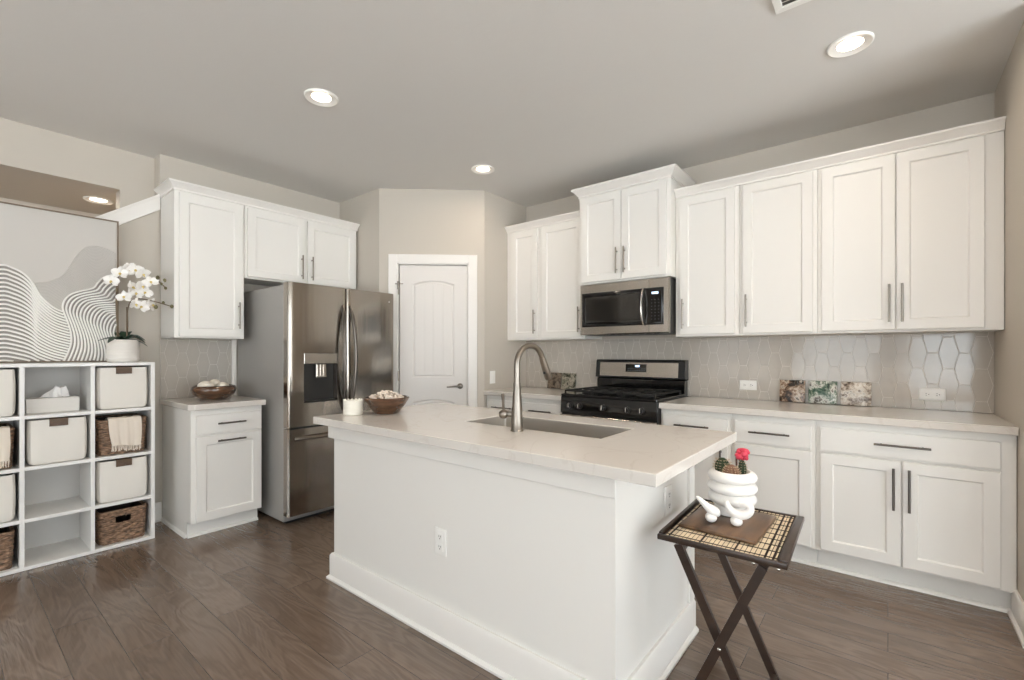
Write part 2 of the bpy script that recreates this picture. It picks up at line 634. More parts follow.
window_wall('wall_rear', REAR_WIN, .5, 2.35, True, -4.0, -6.6, 3.75, 1)
window_wall('wall_far_right', SIDE_WIN, .15, 2.30, False, 3.6, -4.0, 2.86, 4)
struct(MB().box(-16, 16, -16, 12, -.3, -.15).build('ground', 'outside'), 'ground outside the windows')

# baseboards
BB = [(0, 0), (.026, 0), (.026, .012), (.016, .02), (.014, .02), (.014, .125), (.008, .138), (0, .138)]
struct(MB().sweep([(XL, -4.0), (XL, 1.048)], BB).build('baseboard_left', 'trim'))
struct(MB().sweep([(XR, 3.19), (XR, 2.86)], BB).build('baseboard_right', 'trim'))

# ------------------------------------------------------------------ hexagonal tile backsplash


def clip_poly(poly, lo, hi, ax, sign):
    lim = hi if sign > 0 else lo
    out = []
    for i, p in enumerate(poly):
        q = poly[(i + 1) % len(poly)]
        ip, iq = (p[ax] - lim) * sign <= 0, (q[ax] - lim) * sign <= 0
        if ip:
            out.append(p)
        if ip != iq:
            t = (lim - p[ax]) / (q[ax] - p[ax])
            out.append((p[0] + t * (q[0] - p[0]), p[1] + t * (q[1] - p[1])))
    return out


def backsplash(name, w, z0, z1, loc, rz, label):
    root = MB().box(0, w, -.0074, -.0005, z0, z1).build(name, 'grout')
    root.location, root.rotation_euler = loc, (0, 0, rz)
    struct(root, label)
    mb = MB()
    hw, hb, hh, g = .046, .023, .0925, .0009
    rnd = random.Random(11)
    i = -1
    while i * (hw + hb) < w + .1:
        for k in range(-2, 4):
            cx, cz = i * (hw + hb), z0 + .06 + k * 2 * hh + (hh if i % 2 else 0)
            def hexa(d):
                s = d
                return [(cx - hw + s * 1.05, cz), (cx - hb + s * .55, cz - hh + s), (cx + hb - s * .55, cz - hh + s), (cx + hw - s * 1.05, cz), (cx + hb - s * .55, cz + hh - s), (cx - hb + s * .55, cz + hh - s)]
            def cl(p):
                for ax, lo, hi in ((0, .0005, w - .0005), (1, z0 + .0005, z1 - .0005)):
                    for sg in (-1, 1):
                        if p:
                            p = clip_poly(p, lo, hi, ax, sg)
                return p
            outer, inner = cl(hexa(g)), cl(hexa(g + .0022))
            if len(outer) < 3 or len(inner) < 3:
                continue
            tx, tz = rnd.uniform(-.006, .006), rnd.uniform(-.004, .004)
            def yy(p, d):
                return d + tx * (p[0] - cx) + tz * (p[1] - cz)
            n = len(mb.v)
            A = [(p[0], -.0060, p[1]) for p in outer]
            Bf = [(p[0], yy(p, -.0078), p[1]) for p in outer]
            D = [(p[0], yy(p, -.0084), p[1]) for p in inner]
            if len(outer) == len(inner):
                mb.loops([A, Bf, D], False, True)
            else:
                mb.loops([A, [(p[0], yy(p, -.0084), p[1]) for p in outer]], False, True)
        i += 1
    mb.build('tile', 'tile', root, sharp=8)
    return root


backsplash('wall_backsplash', XR - PB.x - .004, CT + .002, 1.352, (PB.x + .002, YB, 0), 0, 'glossy greige elongated hexagon tile on the range wall')
backsplash('wall_backsplash_fridge', .47, CT + .002, 1.352, (XL, 1.043, 0), ROT_L, 'glossy greige hexagon tile over the small worktop')
struct(MB().box(XL + .0005, XL + .012, 1.520, 1.556, .0, 1.352, .002).build('trim_2', 'trim'), 'narrow white strip beside the fridge')  # plain white strip on the wall past the tile edge

# ------------------------------------------------------------------ cabinetry


def shaker(mb, x0, x1, z0, z1, yf, t=.02, rail=.056):
    """five-piece door, back at yf, facing -y"""
    mb.panel(x0, x1, z0, z1, [(0, yf), (0, yf - t + .002), (.002, yf - t), (rail, yf - t), (rail + .005, yf - t + .0045), (rail + .007, yf - t + .0095)])


def slab(mb, x0, x1, z0, z1, yf, t=.02):
    mb.panel(x0, x1, z0, z1, [(0, yf), (0, yf - t + .002), (.002, yf - t), (.02, yf - t)])


def bar_pull(parent, x, y, z, L, vertical, m='nickel', r=.0058):
    h = MB()
    st = .028
    if vertical:
        h.tube([(x, y - st, z - L / 2), (x, y - st, z + L / 2)], r, 10)
        for s in (-1, 1):
            h.tube([(x, y, z + s * (L / 2 - .03)), (x, y - st, z + s * (L / 2 - .03))], r * .85, 8)
    else:
        h.tube([(x - L / 2, y - st, z), (x + L / 2, y - st, z)], r, 10)
        for s in (-1, 1):
            h.tube([(x + s * (L / 2 - .03), y, z), (x + s * (L / 2 - .03), y - st, z)], r * .85, 8)
    h.build('handle', m, parent)


def cabinet(name, label, loc, rz, w, z0, z1, depth, fronts, group, toe=None):
    """local x 0..w, wall at y=0, face at y=-depth; fronts: (kind, x0, x1, z0, z1, handle)"""
    root = thing(name, label, 'cabinet', loc, rz, group)
    MB().box(.0008, w - .0008, -depth, -.003, z0, z1, .0012).build('body', 'white', root)
    for kind, x0, x1, a, b, hd in fronts:
        mb = MB()
        if kind == 'door':
            shaker(mb, x0, x1, a, b, -depth - .0012)
        else:
            slab(mb, x0, x1, a, b, -depth - .0012)
        d = mb.build(kind, 'white', root)
        if hd:
            if hd[0] == 'v':
                bar_pull(d, hd[1], -depth - .0212, hd[2], hd[3], True, hd[4] if len(hd) > 4 else 'nickel')
            else:
                bar_pull(d, hd[1], -depth - .0212, hd[2], hd[3], False, hd[4] if len(hd) > 4 else 'dnickel')
    if toe:
        k = MB()
        d, e0, e1 = depth - toe, 0.0008, w - .0008
        k.box(e0, e1, -d, -.003, .001, z0 - .0005)
        k.prism([(-d, .001), (-d - .018, .001), (-d - .016, .010), (-d - .008, .018), (-d, .02)], lambda a, b, x: (x, a, b), e0, e1)
        k.build('toe_kick', 'white', root)
    return root


UZ0, UZ1 = 1.354, 2.372
UD = .306
# right-hand uppers: two single-door units and a double
def upper(label, X0, X1, doors, group='upper cabinets on the range wall'):
    return cabinet('upper_cabinet', label, (X0, YB, 0), 0, X1 - X0, UZ0, UZ1, UD,
                   [('door', a - X0, b - X0, 1.368, 2.360, ('v', hx - X0, 1.517, .215)) for a, b, hx in doors], group)


upper('single-door white upper cabinet directly right of the microwave', -1.219, -.786, [(-1.182, -.812, -1.158)])
upper('wide single-door white upper cabinet, second right of the microwave', -.786, -.339, [(-.763, -.362, -.737)])
upper('double-door white upper cabinet beside the right wall', -.339, XR - .002, [(-.316, .032, .005), (.037, .390, .062)])
upper('narrow single-door white upper cabinet beside the pantry wall', PB.x + .002, -2.443, [(-2.762, -2.466, -2.488)])
upper('single-door white upper cabinet directly left of the microwave', -2.443, -1.982, [(-2.420, -2.000, -2.026)])
cabinet('upper_cabinet', 'raised double-door white cabinet above the microwave', (-1.981, YB, 0), 0, .761, 1.792, 2.505, .40,
        [('door', .028, .378, 1.806, 2.490, ('v', .348, 1.95, .20)), ('door', .383, .733, 1.806, 2.490, ('v', .413, 1.95, .20))],
        'upper cabinets on the range wall')
# left wall uppers
cabinet('upper_cabinet', 'tall single-door white upper cabinet over the small worktop', (XL, 1.044, 0), ROT_L, .452, UZ0 - .012, UZ1, .312,
        [('door', .026, .436, 1.352, 2.355, ('v', .405, 1.517, .20))], 'upper cabinets on the fridge wall')
cabinet('upper_cabinet', 'short double-door white cabinet above the fridge', (XL, 1.497, 0), ROT_L, .972, 1.812, UZ1, .312,
        [('door', .020, .474, 1.826, 2.355, ('v', .440, 1.953, .20)), ('door', .496, .950, 1.826, 2.355, ('v', .528, 1.953, .20))],
        'upper cabinets on the fridge wall')

# crown mouldings


def crown(name, path, z, label):
    pr = [(-.018, z), (.006, z), (.006, z + .012), (.012, z + .016), (.020, z + .030), (.036, z + .044), (.040, z + .047), (.040, z + .058), (-.018, z + .058)]
    o = MB().sweep(path, pr).build(name, 'trim')
    tag(o, label, 'crown molding', group='crown moldings on the cabinets')
    return o


YU = YB - UD
crown('crown_molding', [(-1.218, YU - .001), (XR - .002, YU - .001)], UZ1 + .001, 'long white crown molding over the right-hand upper cabinets')
crown('crown_molding', [(PB.x + .003, YU - .001), (-1.983, YU - .001)], UZ1 + .001, 'short white crown molding between pantry wall and microwave cabinet')
pr_c = [(-.018, 0), (.006, 0), (.006, .014), (.014, .02), (.026, .038), (.046, .054), (.05, .058), (.05, .07), (-.018, .07)]
o = MB().sweep([(-1.981, YB - .003), (-1.981, YB - .401), (-1.220, YB - .401), (-1.220, YB - .003)], [(a, b + 2.5055) for a, b in pr_c]).build('crown_molding', 'trim')
tag(o, 'white crown molding wrapping the raised cabinet above the microwave', 'crown molding', group='crown moldings on the cabinets')
XF = XL + .313
o = MB().sweep([(XL + .003, 1.043), (XF, 1.043), (XF, 2.480)], [(a, b + UZ1 + .001 - .012 * 0) for a, b in [(-.018, 0), (.006, 0), (.006, .014), (.012, .018), (.020, .032), (.036, .044), (.040, .047), (.040, .058), (-.018, .058)]]).build('crown_molding', 'trim')
tag(o, 'white crown molding over the cabinets on the fridge wall', 'crown molding', group='crown moldings on the cabinets')

# base cabinets
BZ0, BZ1, BD = .120, CT - .0395, .600
DRZ = (.690, .818)
DOZ = (.134, .676)


def base(label, X0, X1, drawers, doors, group='base cabinets on the range wall'):
    fr = [('drawer', a - X0, b - X0, DRZ[0], DRZ[1], ('h', hx - X0, .757, L)) for a, b, hx, L in drawers]
    fr += [('door', a - X0, b - X0, DOZ[0], DOZ[1], ('v', hx - X0, .533, .215, 'dnickel') if hx is not None else None) for a, b, hx in doors]
    return cabinet('base_cabinet', label, (X0, YB, 0), 0, X1 - X0, BZ0, BZ1, BD, fr, group, .07)


base('white base cabinet right of the gas range, partly behind the island corner', -1.216, -.765, [(-1.195, -.785, -1.0, .22)], [(-1.195, -.785, -.82)])
base('white one-drawer one-door base cabinet behind the cactus planter', -.765, -.318, [(-.742, -.340, -.55, .215)], [(-.742, -.340, -.706)])
base('wide white base cabinet with two doors beside the right wall', -.318, XR - .002, [(-.296, .410, .054, .225)], [(-.296, .052, .022), (.058, .410, .084)])
base('narrow white base cabinet in the corner by the pantry wall', PB.x + .002, -2.420, [(-2.808, -2.440, -2.62, .22)], [(-2.808, -2.440, -2.47)])
base('white base cabinet directly left of the gas range', -2.420, -1.992, [(-2.402, -2.010, -2.212, .22)], [(-2.402, -2.010, -2.04)])
# small cabinet on the left wall
lc = cabinet('base_cabinet', 'small white base cabinet with pull-out door beside the fridge', (XL, 1.055, 0), ROT_L, .447, .105, BZ1, .605,
             [('drawer', .028, .437, DRZ[0], DRZ[1], ('h', .235, .757, .175)), ('door', .028, .437, .112, .676, ('h', .235, .640, .175))], None, .012 + .06)
# shoe moulding on the visible end
e = MB().prism([(0, .001), (-.016, .001), (-.014, .012), (-.006, .02), (0, .022)], lambda a, b, x: (b * 0 + 0 + a, -x, b), .003, .532)
e.build('shoe_molding', 'white', lc)

# ------------------------------------------------------------------ worktops


def worktop(name, label, poly, z0, z1, holes=None):
    bm = bmesh.new()
    vs = [bm.verts.new((x, y, z1)) for x, y in poly]
    if not holes:
        bm.faces.new(vs)
    else:
        hx0, hx1, hy0, hy1 = holes
        hv = [bm.verts.new(p + (z1,)) for p in ((hx0, hy0), (hx1, hy0), (hx1, hy1), (hx0, hy1))]
        for i in range(4):
            bm.faces.new((vs[i], vs[(i + 1) % 4], hv[(i + 1) % 4], hv[i]))
    bmesh.ops.recalc_face_normals(bm, faces=bm.faces[:])
    if bm.faces[:][0].normal.z < 0:
        bmesh.ops.reverse_faces(bm, faces=bm.faces[:])
    r = bmesh.ops.extrude_face_region(bm, geom=bm.faces[:])
    top = [v for v in r['geom'] if isinstance(v, bmesh.types.BMVert)]
    for v in top:
        v.co.z = z0
    bmesh.ops.recalc_face_normals(bm, faces=bm.faces[:])
    ed = [e for e in bm.edges if len(e.link_faces) == 2 and e.calc_face_angle(0) > .5]
    bmesh.ops.bevel(bm, geom=ed, offset=.003, segments=2, affect='EDGES', profile=.5)
    me = bpy.data.meshes.new(name)
    bm.to_mesh(me)
    bm.free()
    me.materials.append(M['quartz'])
    o = bpy.data.objects.new(name, me)
    C.objects.link(o)
    return tag(o, label, 'worktop')


WT = .038
worktop('worktop', 'long pale quartz worktop right of the gas range', [(-1.216, 3.098), (XR - .002, 3.098), (XR - .002, YB - .001), (-1.216, YB - .001)], CT - WT, CT)
worktop('worktop', 'short pale quartz worktop left of the gas range', [(PB.x + .002, 3.098), (-1.992, 3.098), (-1.992, YB - .001), (PB.x + .002, YB - .001)], CT - WT, CT)
worktop('worktop', 'small pale quartz worktop beside the fridge, holding a bowl', [(XL + .001, 1.035), (-3.518 - .03, 1.035), (-3.518, 1.065), (-3.518, 1.512), (XL + .001, 1.512)], CT - WT, CT)
SINK = (-1.635, -.885, 1.655, 1.965)
worktop('worktop', 'long pale quartz island top with a sink cut into it', [(-2.385, 1.266), (-.503, 1.266), (-.503, 2.150), (-2.385, 2.150)], CT - WT, CT, SINK)

# ------------------------------------------------------------------ island
isl = thing('kitchen_island', 'white panelled kitchen island in the middle of the dark wood floor', 'island', (-1.52, 1.375, 0))
ox, oy = -1.52, 1.375
IX0, IX1, IY1 = -2.362 - ox, -.682 - ox, 2.125 - oy
b = MB()
ZT = CT - WT - .001
sx0, sx1, sy0, sy1 = SINK[0] - .03 - ox, SINK[1] + .03 - ox, SINK[2] - .03 - oy, SINK[3] + .03 - oy
b.box(IX0, IX1, 0, sy0, .002, ZT).box(IX0, IX1, sy1, IY1, .002, ZT).box(IX0, sx0, sy0, sy1, .002, ZT).box(sx1, IX1, sy0, sy1, .002, ZT).box(sx0, sx1, sy0, sy1, .002, .60)
b.build('body', 'white', isl)
MB().box(IX0 - .026, IX1 + .010, -.022, -.0005, .772, ZT - .001, .0015).build('apron_board', 'white', isl)
MB().sweep([(IX0 - .0005, IY1 - .04), (IX0 - .0005, -.0005), (IX1 + .0005, -.0005), (IX1 + .0005, IY1)][::1], [(0, .002), (.030, .002), (.030, .012), (.020, .022), (.017, .022), (.017, .128), (.010, .14), (0, .14)]).build('baseboard', 'trim', isl)
MB().box(IX1 + .0005, IX1 + .012, IY1 - .06, IY1, .142, ZT - .001, .001).build('corner_stile', 'white', isl)
for k in range(3):
    d = MB(Matrix.Rotation(math.pi, 4, 'Z'))
    a = -IX1 + .04 + k * .535
    shaker(d, a, a + .52, .13, .84, -IY1 - .001)
    dd = d.build('door', 'white', isl)

# sink basin
sk = thing('sink', 'undermount stainless steel sink in the island', 'sink', ((SINK[0] + SINK[1]) / 2, (SINK[2] + SINK[3]) / 2, CT - WT - .002))
hx, hy, dp = (SINK[1] - SINK[0]) / 2, (SINK[3] - SINK[2]) / 2, .21


def rrect(hx, hy, r, z, n=6):
    out = []
    for cx, cy, a0 in ((hx - r, hy - r, 0), (-hx + r, hy - r, 90), (-hx + r, -hy + r, 180), (hx - r, -hy + r, 270)):
        for i in range(n + 1):
            a = R(a0 + 90 * i / n)
            out.append((cx + r * math.cos(a), cy + r * math.sin(a), z))
    return out


TH = WT - .002
MB().loops([rrect(hx + .018, hy + .018, .03, 0), rrect(hx - .0015, hy - .0015, .004, 0), rrect(hx - .0015, hy - .0015, .004, TH), rrect(hx - .004, hy - .004, .006, TH), rrect(hx - .005, hy - .005, .012, -.02), rrect(hx - .006, hy - .006, .025, -dp + .02), rrect(hx - .03, hy - .03, .03, -dp), rrect(.05, .05, .045, -dp - .004)], False, True).build('basin', 'sinksteel', sk)
MB().lathe([(.045, -dp - .0035), (.045, -dp + .001), (.03, -dp + .002), (.026, -dp - .001)], n=24).build('drain', 'chrome', sk)

# faucet
fx, fy = -1.254, 1.588
fa = thing('faucet', 'tall gooseneck pull-down faucet standing behind the island sink', 'faucet', (fx, fy, CT))
MB().lathe([(.029, .0005), (.029, .006), (.026, .010), (.0245, .06), (.020, .13), (.0165, .195), (.016, .197), (.0165, .199), (.0155, .21)], n=28).build('base', 'nickel', fa)
pts = [(0, 0, .209), (0, .0, .27)]
for i in range(15):
    a = math.pi - (math.pi - R(20)) * i / 14
    pts.append((0, .098 + .098 * math.cos(a), .285 + .088 * math.sin(a)))
MB().tube(pts, .0138, 14).build('spout', 'nickel', fa)
e0 = Vector(pts[-1])
dr = (Vector(pts[-1]) - Vector(pts[-2])).normalized()
hd = MB()
hd.tube([e0 - dr * .004, e0 + dr * .02, e0 + dr * .07, e0 + dr * .105, e0 + dr * .112], [.0145, .0165, .0185, .019, .016], 16)
h_o = hd.build('spray_head', 'nickel', fa)
MB().box(-.007, .007, e0.y + .044 - .030, e0.y + .044 - .018, e0.z - .075, e0.z - .04, .003).build('button', 'black', h_o, 'black button on the spray head')
v = MB()
v.tube([(-.018, 0, .072), (-.035, -.01, .072), (-.05, -.02, .072)], .013, 12)
v.sphere((-.055, -.025, .072), .022, 14, 10)
vo = v.build('valve', 'nickel', fa)
MB().tube([(-.055, -.025, .088), (-.053, -.03, .12), (-.050, -.036, .162)], [.006, .0055, .008], 10).build('lever', 'nickel', vo)

# ------------------------------------------------------------------ outlets


def outlet(label, loc, rz, w, h, horizontal=False, parts=True, rx=0):
    t = thing('wall_outlet', label, 'outlet', loc, rz, 'power outlets')
    MB().panel(-w / 2, w / 2, -h / 2, h / 2, [(0, -.0005), (0, -.004), (.003, -.006), (.012, -.006)]).build('cover_plate', 'plate', t)
    for s in (-1, 1):
        cx, cz = (s * w * .2, 0) if horizontal else (0, s * h * .19)
        q = MB().panel(cx - .016, cx + .016, cz - .014, cz + .014, [(0, -.006), (0, -.0078), (.001, -.008), (.004, -.008)])
        so = q.build('socket', 'plate', t)
        sl = MB()
        if horizontal:
            sl.box(cx - .007, cx + .001, -.0085, -.007, cz + .004, cz + .0065).box(cx - .007, cx + .001, -.0085, -.007, cz - .0065, cz - .004).lathe([(.0028, .007), (.0028, .0085)], (cx + .008, 0, cz), 10, axis='y')
        else:
            sl.box(cx - .0065, cx - .004, -.0085, -.007, cz - .001, cz + .007).box(cx + .004, cx + .0065, -.0085, -.007, cz - .001, cz + .007).lathe([(.0028, .007), (.0028, .0085)], (cx, 0, cz - .007), 10, axis='y')
        sl.build('slots', 'slot', so)
    return t


outlet('white outlet on the tile, left of the three stone coasters', (-.795, YB - .0082, 1.0), 0, .112, .07, True)
outlet('white outlet on the tile, nearest the right wall', (.205, YB - .0082, .988), 0, .118, .072, True)
outlet('white outlet on the long front panel of the island', (-1.503, 1.3745, .42), 0, .072, .116)
outlet('white outlet on the island end beside the folding tray table', (-.6815, 1.828, .652), R(90), .072, .114)
sw = thing('light_switch', 'white switch plate on the pantry side wall above the worktop', 'switch', (PB.x + .0005, 3.22, 1.012), R(90))
MB().panel(-.036, .036, -.058, .058, [(0, -.0005), (0, -.004), (.003, -.006), (.012, -.006)]).build('cover_plate', 'plate', sw)
for s in (-1, 1):
    MB().box(-.014, .014, -.0095, -.006, s * .027 - .02, s * .027 + .02, .0015).build('rocker', 'plate', sw)

# ------------------------------------------------------------------ pantry door
dr_root = bpy.data.objects.new('door_1', None)
C.objects.link(dr_root)
dr_root.location, dr_root.rotation_euler = (PA.x, PA.y, 0), (0, 0, PANG)
struct(dr_root, 'white two-panel arched pantry door')
CW = .082
k = MB()
pf = [(0, 0), (0, -.018), (.008, -.02)]
k.box(DX0 - CW, DX0 - .004, -.0185, -.0005, .001, DZ + CW, .003).box(DX1 + .004, DX1 + CW, -.0185, -.0005, .001, DZ + CW, .003).box(DX0 - .004, DX1 + .004, -.0185, -.0005, DZ + .004, DZ + CW, .003)
k.box(DX0 - .004, DX0 + .006, -.012, .1, .001, DZ - .004).box(DX1 - .006, DX1 + .004, -.012, .1, .001, DZ - .004).box(DX0 + .006, DX1 - .006, -.012, .1, DZ - .006, DZ + .004)
k.build('casing', 'trim', dr_root)
d = MB()
x0, x1, z0, z1, yf = DX0 + .014, DX1 - .010, .012, DZ - .012, .006
d.box(x0, x1, yf + .014, yf + .036, z0, z1, .001)
PX0, PX1 = x0 + .115, x1 - .115


def arch_panel(mb, a0, a1, c0, c1, rise):
    """raised frame surface and recessed planked field, facing -y"""
    n = 14
    def outline(i, y):
        pts = [(a0 + i, y, c0 + i), (a1 - i, y, c0 + i)]
        for k in range(n + 1):
            s = k / n
            xx = (a1 - i) + (a0 - a1 + 2 * i) * s
            pts.append((xx, y, c1 - i - rise + rise * 4 * s * (1 - s) * 1.0))
        return pts
    return outline


# door face as a grid of rails with arched openings
def face_with_openings(mb):
    o1 = arch_panel(mb, PX0, PX1, 1.015, 1.885, .035)
    o2 = arch_panel(mb, PX0, PX1, .22, .820, .030)
    for o, (za, zb) in ((o1, (.95, z1)), (o2, (z0, .95))):
        inn = o(0, yf)
        n = len(inn)
        def outer_of(j):
            x, y, z = inn[j]
            if j == 0:
                return (x0, yf, za)
            if j == 1:
                return (x1, yf, za)
            s = (j - 2) / (n - 3)
            return (x1 + (x0 - x1) * s, yf, zb)
        out = [outer_of(j) for j in range(n)]
        mb.loops([out, inn, o(.006, yf + .007), o(.014, yf + .009), o(.022, yf + .004)], False, False)
        inner = o(.022, yf + .004)
        zt = {}
        # planks inside
        k = 4
        wx0, wx1 = PX0 + .022, PX1 - .022
        pw = (wx1 - wx0) / k
        c0 = inner[0][2]
        tops = [(p[0], p[2]) for p in inner[2:]]
        def top(xx):
            tt = sorted(tops)
            for (xa, za_), (xb, zb_) in zip(tt, tt[1:]):
                if xa <= xx <= xb:
                    return za_ + (zb_ - za_) * (xx - xa) / max(1e-6, xb - xa)
            return tt[0][1] if xx < tt[0][0] else tt[-1][1]
        xs = []
        for q in range(k):
            a, b_ = wx0 + q * pw, wx0 + (q + 1) * pw
            g = .003
            xs += [(a, .006 if q else .004), (a + g, .004), ((a + b_) / 2, .004), (b_ - g, .004)]
        xs.append((wx1, .004))
        vs, fs = [], []
        for xx, yy in xs:
            vs += [(xx, yf + yy, c0), (xx, yf + yy, top(xx))]
        for q in range(len(xs) - 1):
            fs.append((2 * q, 2 * q + 2, 2 * q + 3, 2 * q + 1))
        mb.add(vs, fs)


face_with_openings(d)
d.build('slab', 'door', dr_root, sharp=20)
lv = MB()
lx, lz = x1 - .062, .937
lv.lathe([(.026, -yf), (.026, -yf + .006), (.022, -yf + .009), (.010, -yf + .012), (.009, -yf + .048)], (lx, 0, lz), 20, axis='y')
lv.tube([(lx + .006, yf - .048, lz), (lx - .03, yf - .05, lz), (lx - .075, yf - .050, lz - .003), (lx - .115, yf - .044, lz - .006)], [.0085, .0085, .007, .006], 10)
lv.build('handle', 'nickel', dr_root, 'brushed nickel lever handle')
for hz in (.25, 1.03, 1.80):
    MB().tube([(x0 - .007, -.014, hz - .045), (x0 - .007, -.014, hz + .045)], .0055, 8).build('hinge', 'nickel', dr_root)
ch = MB().box(x0 - .035, x0 + .035, -.030, -.022, 1.845, 1.853, .001).tube([(x0 - .01, -.026, 1.80), (x0 - .01, -.026, 1.872)], .006, 8)
ch.build('flip_latch', 'nickel', dr_root, 'small metal flip latch at the top hinge side')

# ------------------------------------------------------------------ gas range
SX0, SX1 = -1.9885, -1.2195
st = thing('gas_range', 'black and stainless freestanding gas range between the base cabinets', 'stove', ((SX0 + SX1) / 2, YB, 0))
sw_ = (SX1 - SX0) / 2
MB().box(-sw_, sw_, -.655, -.02, .02, .899, .002).build('body', 'black', st)
q = MB()
for sx in (-1, 1):
    q.lathe([(.018, .001), (.018, .02)], (sx * (sw_ - .05), -.58, 0), 12).lathe([(.018, .001), (.018, .02)], (sx * (sw_ - .05), -.08, 0), 12)
q.build('feet', 'black', st)
# control panel leaning back
cp = MB().prism([(-.656, .770), (-.672, .775), (-.664, .893), (-.656, .905)], lambda a, b, x: (x, a, b), -sw_, sw_)
cp_o = cp.build('control_panel', 'blackg', st)
for kx in (-.30, -.215, -.02, .17, .275):
    kn = MB()
    kn.lathe([(.024, .667), (.024, .674), (.020, .676), (.019, .695), (.016, .698)], (kx, 0, .832), 20, axis='y')
    ko = kn.build('knob', 'black', st)
    MB().lathe([(.0205, .6755), (.0205, .684), (.0195, .684)], (kx, 0, .832), 20, axis='y').build('ring', 'chrome', ko, 'chrome ring')
    MB().box(kx - .003, kx + .003, -.7005, -.690, .818, .848, .001).build('pointer', 'chrome', ko)
# cooktop
MB().box(-sw_, sw_, -.668, -.10, .9, .918, .004).build('cooktop', 'blackg', st)
for bx_, by_, br_ in ((-.23, -.50, .045), (-.23, -.24, .038), (.23, -.50, .05), (.23, -.24, .038), (0, -.37, .045)):
    bo = MB().lathe([(br_ + .01, .9185), (br_ + .01, .924), (br_, .928), (br_, .934), (br_ * .6, .936)], (bx_, by_, 0), 20).build('burner', 'iron', st)
for gx0, gx1 in ((-sw_ + .02, -.128), (-.122, .122), (.128, sw_ - .02)):
    g = MB()
    y0_, y1_, zt, t = -.645, -.125, .948, .011
    g.box(gx0, gx1, y0_, y0_ + t, zt - .012, zt, .002).box(gx0, gx1, y1_ - t, y1_, zt - .012, zt, .002)
    g.box(gx0, gx0 + t, y0_, y1_, zt - .012, zt, .002).box(gx1 - t, gx1, y0_, y1_, zt - .012, zt, .002)
    g.box(gx0, gx1, -.390, -.379, zt - .012, zt, .002)
    gm = (gx0 + gx1) / 2
    g.box(gm - t / 2, gm + t / 2, y0_, y1_, zt - .010, zt + .001, .002)
    for yy in (-.52, -.25):
        g.box(gx0, gx0 + .08, yy - t / 2, yy + t / 2, zt - .01, zt + .001, .002).box(gx1 - .08, gx1, yy - t / 2, yy + t / 2, zt - .01, zt + .001, .002)
    for px_ in (gx0, gx1 - t):
        for py_ in (y0_, y1_ - t):
            g.box(px_, px_ + t, py_, py_ + t, .919, zt - .011)
    g.build('grate', 'iron', st)
# backguard
MB().box(-sw_ + .006, sw_ - .006, -.095, -.02, .9, 1.02, .003).build('rear_riser', 'blackg', st)
bg = MB().prism([(-.055, 1.02), (-.112, 1.03), (-.095, 1.168), (-.085, 1.178), (-.022, 1.178), (-.022, 1.02)], lambda a, b, x: (x, a, b), -sw_, sw_)
bgo = bg.build('backguard', 'black', st)
MB().prism([(-.1125, 1.040), (-.1135, 1.040), (-.1005, 1.155), (-.0990, 1.155)], lambda a, b, x: (x, a, b), -sw_ + .04, sw_ - .05).build('steel_panel', 'steelh', bgo)
MB().prism([(-.1100, 1.078), (-.1112, 1.078), (-.1040, 1.142), (-.1030, 1.142)], lambda a, b, x: (x, a, b), -.105, .075).build('display', 'blackg', bgo)
MB().prism([(-.1060, 1.119), (-.1068, 1.119), (-.1050, 1.134), (-.1045, 1.134)], lambda a, b, x: (x, a, b), -.022, .016).build('clock', 'display', bgo)
dg = MB()
for kx in range(-4, 4):
    for kz in range(2):
        dg.prism([(-.1095 + kz * .0016, 1.088 + kz * .014), (-.1112 + kz * .0016, 1.088 + kz * .014), (-.1108 + kz * .0016, 1.092 + kz * .014), (-.1088 + kz * .0016, 1.092 + kz * .014)], lambda a, b, x: (x, a, b), kx * .02 - .006, kx * .02 + .004)
dg.build('key_prints', 'digit', bgo)
# oven door, handle and drawer
dv = MB().panel(-sw_ + .003, sw_ - .003, .235, .762, [(0, -.656), (0, -.684), (.004, -.688), (.05, -.688)])
do = dv.build('oven_door', 'steelh', st)
MB().panel(-.25, .25, .34, .62, [(0, -.6883), (0, -.6895), (.002, -.690), (.03, -.690)]).build('oven_window', 'blackg', do)
hh_ = MB().tube([(-.33, -.745, .732), (.33, -.745, .732)], .0115, 14)
for s in (-1, 1):
    hh_.box(s * .335 - .012, s * .335 + .012, -.757, -.688, .72, .744, .003)
hh_.build('handle', 'steelh', do)
MB().panel(-sw_ + .003, sw_ - .003, .06, .228, [(0, -.656), (0, -.682), (.004, -.686), (.05, -.686)]).build('drawer', 'steelh', st)

# ------------------------------------------------------------------ microwave
mw = thing('microwave', 'stainless over-the-range microwave with black glass door', 'microwave', (-1.6, YB, 1.382))
mx, mh = .3705, .405
MB().box(-mx, mx, -.382, -.004, 0, mh, .002).build('body', 'dark', mw)
f = MB()
f.panel(-mx, mx, 0, mh, [(0, -.383), (0, -.402), (.006, -.410), (.02, -.410)])
fo = f.build('front_frame', 'steelh', mw)
MB().panel(-mx + .022, mx - .040, .062, .335, [(0, -.4105), (0, -.413), (.003, -.415), (.02, -.415)]).build('glass_door', 'blackg', mw)
MB().panel(-mx + .055, mx - .215, .098, .300, [(0, -.4152), (0, -.4158), (.002, -.4162), (.02, -.4162)]).build('window_screen', 'mglass', mw)
hp = []
for i in range(11):
    s = i / 10
    hp.append((mx - .188, -.418 - .042 * math.sin(math.pi * s) ** .7, .066 + .266 * s))
MB().tube(hp, [.017] + [.021] * 9 + [.017], 12, .42).build('handle', 'steel', mw)
kp = MB()
for r_ in range(7):
    for c_ in range(3):
        kp.box(mx - .132 + c_ * .026, mx - .124 + c_ * .026, -.4156, -.4149, .10 + r_ * .024, .104 + r_ * .024)
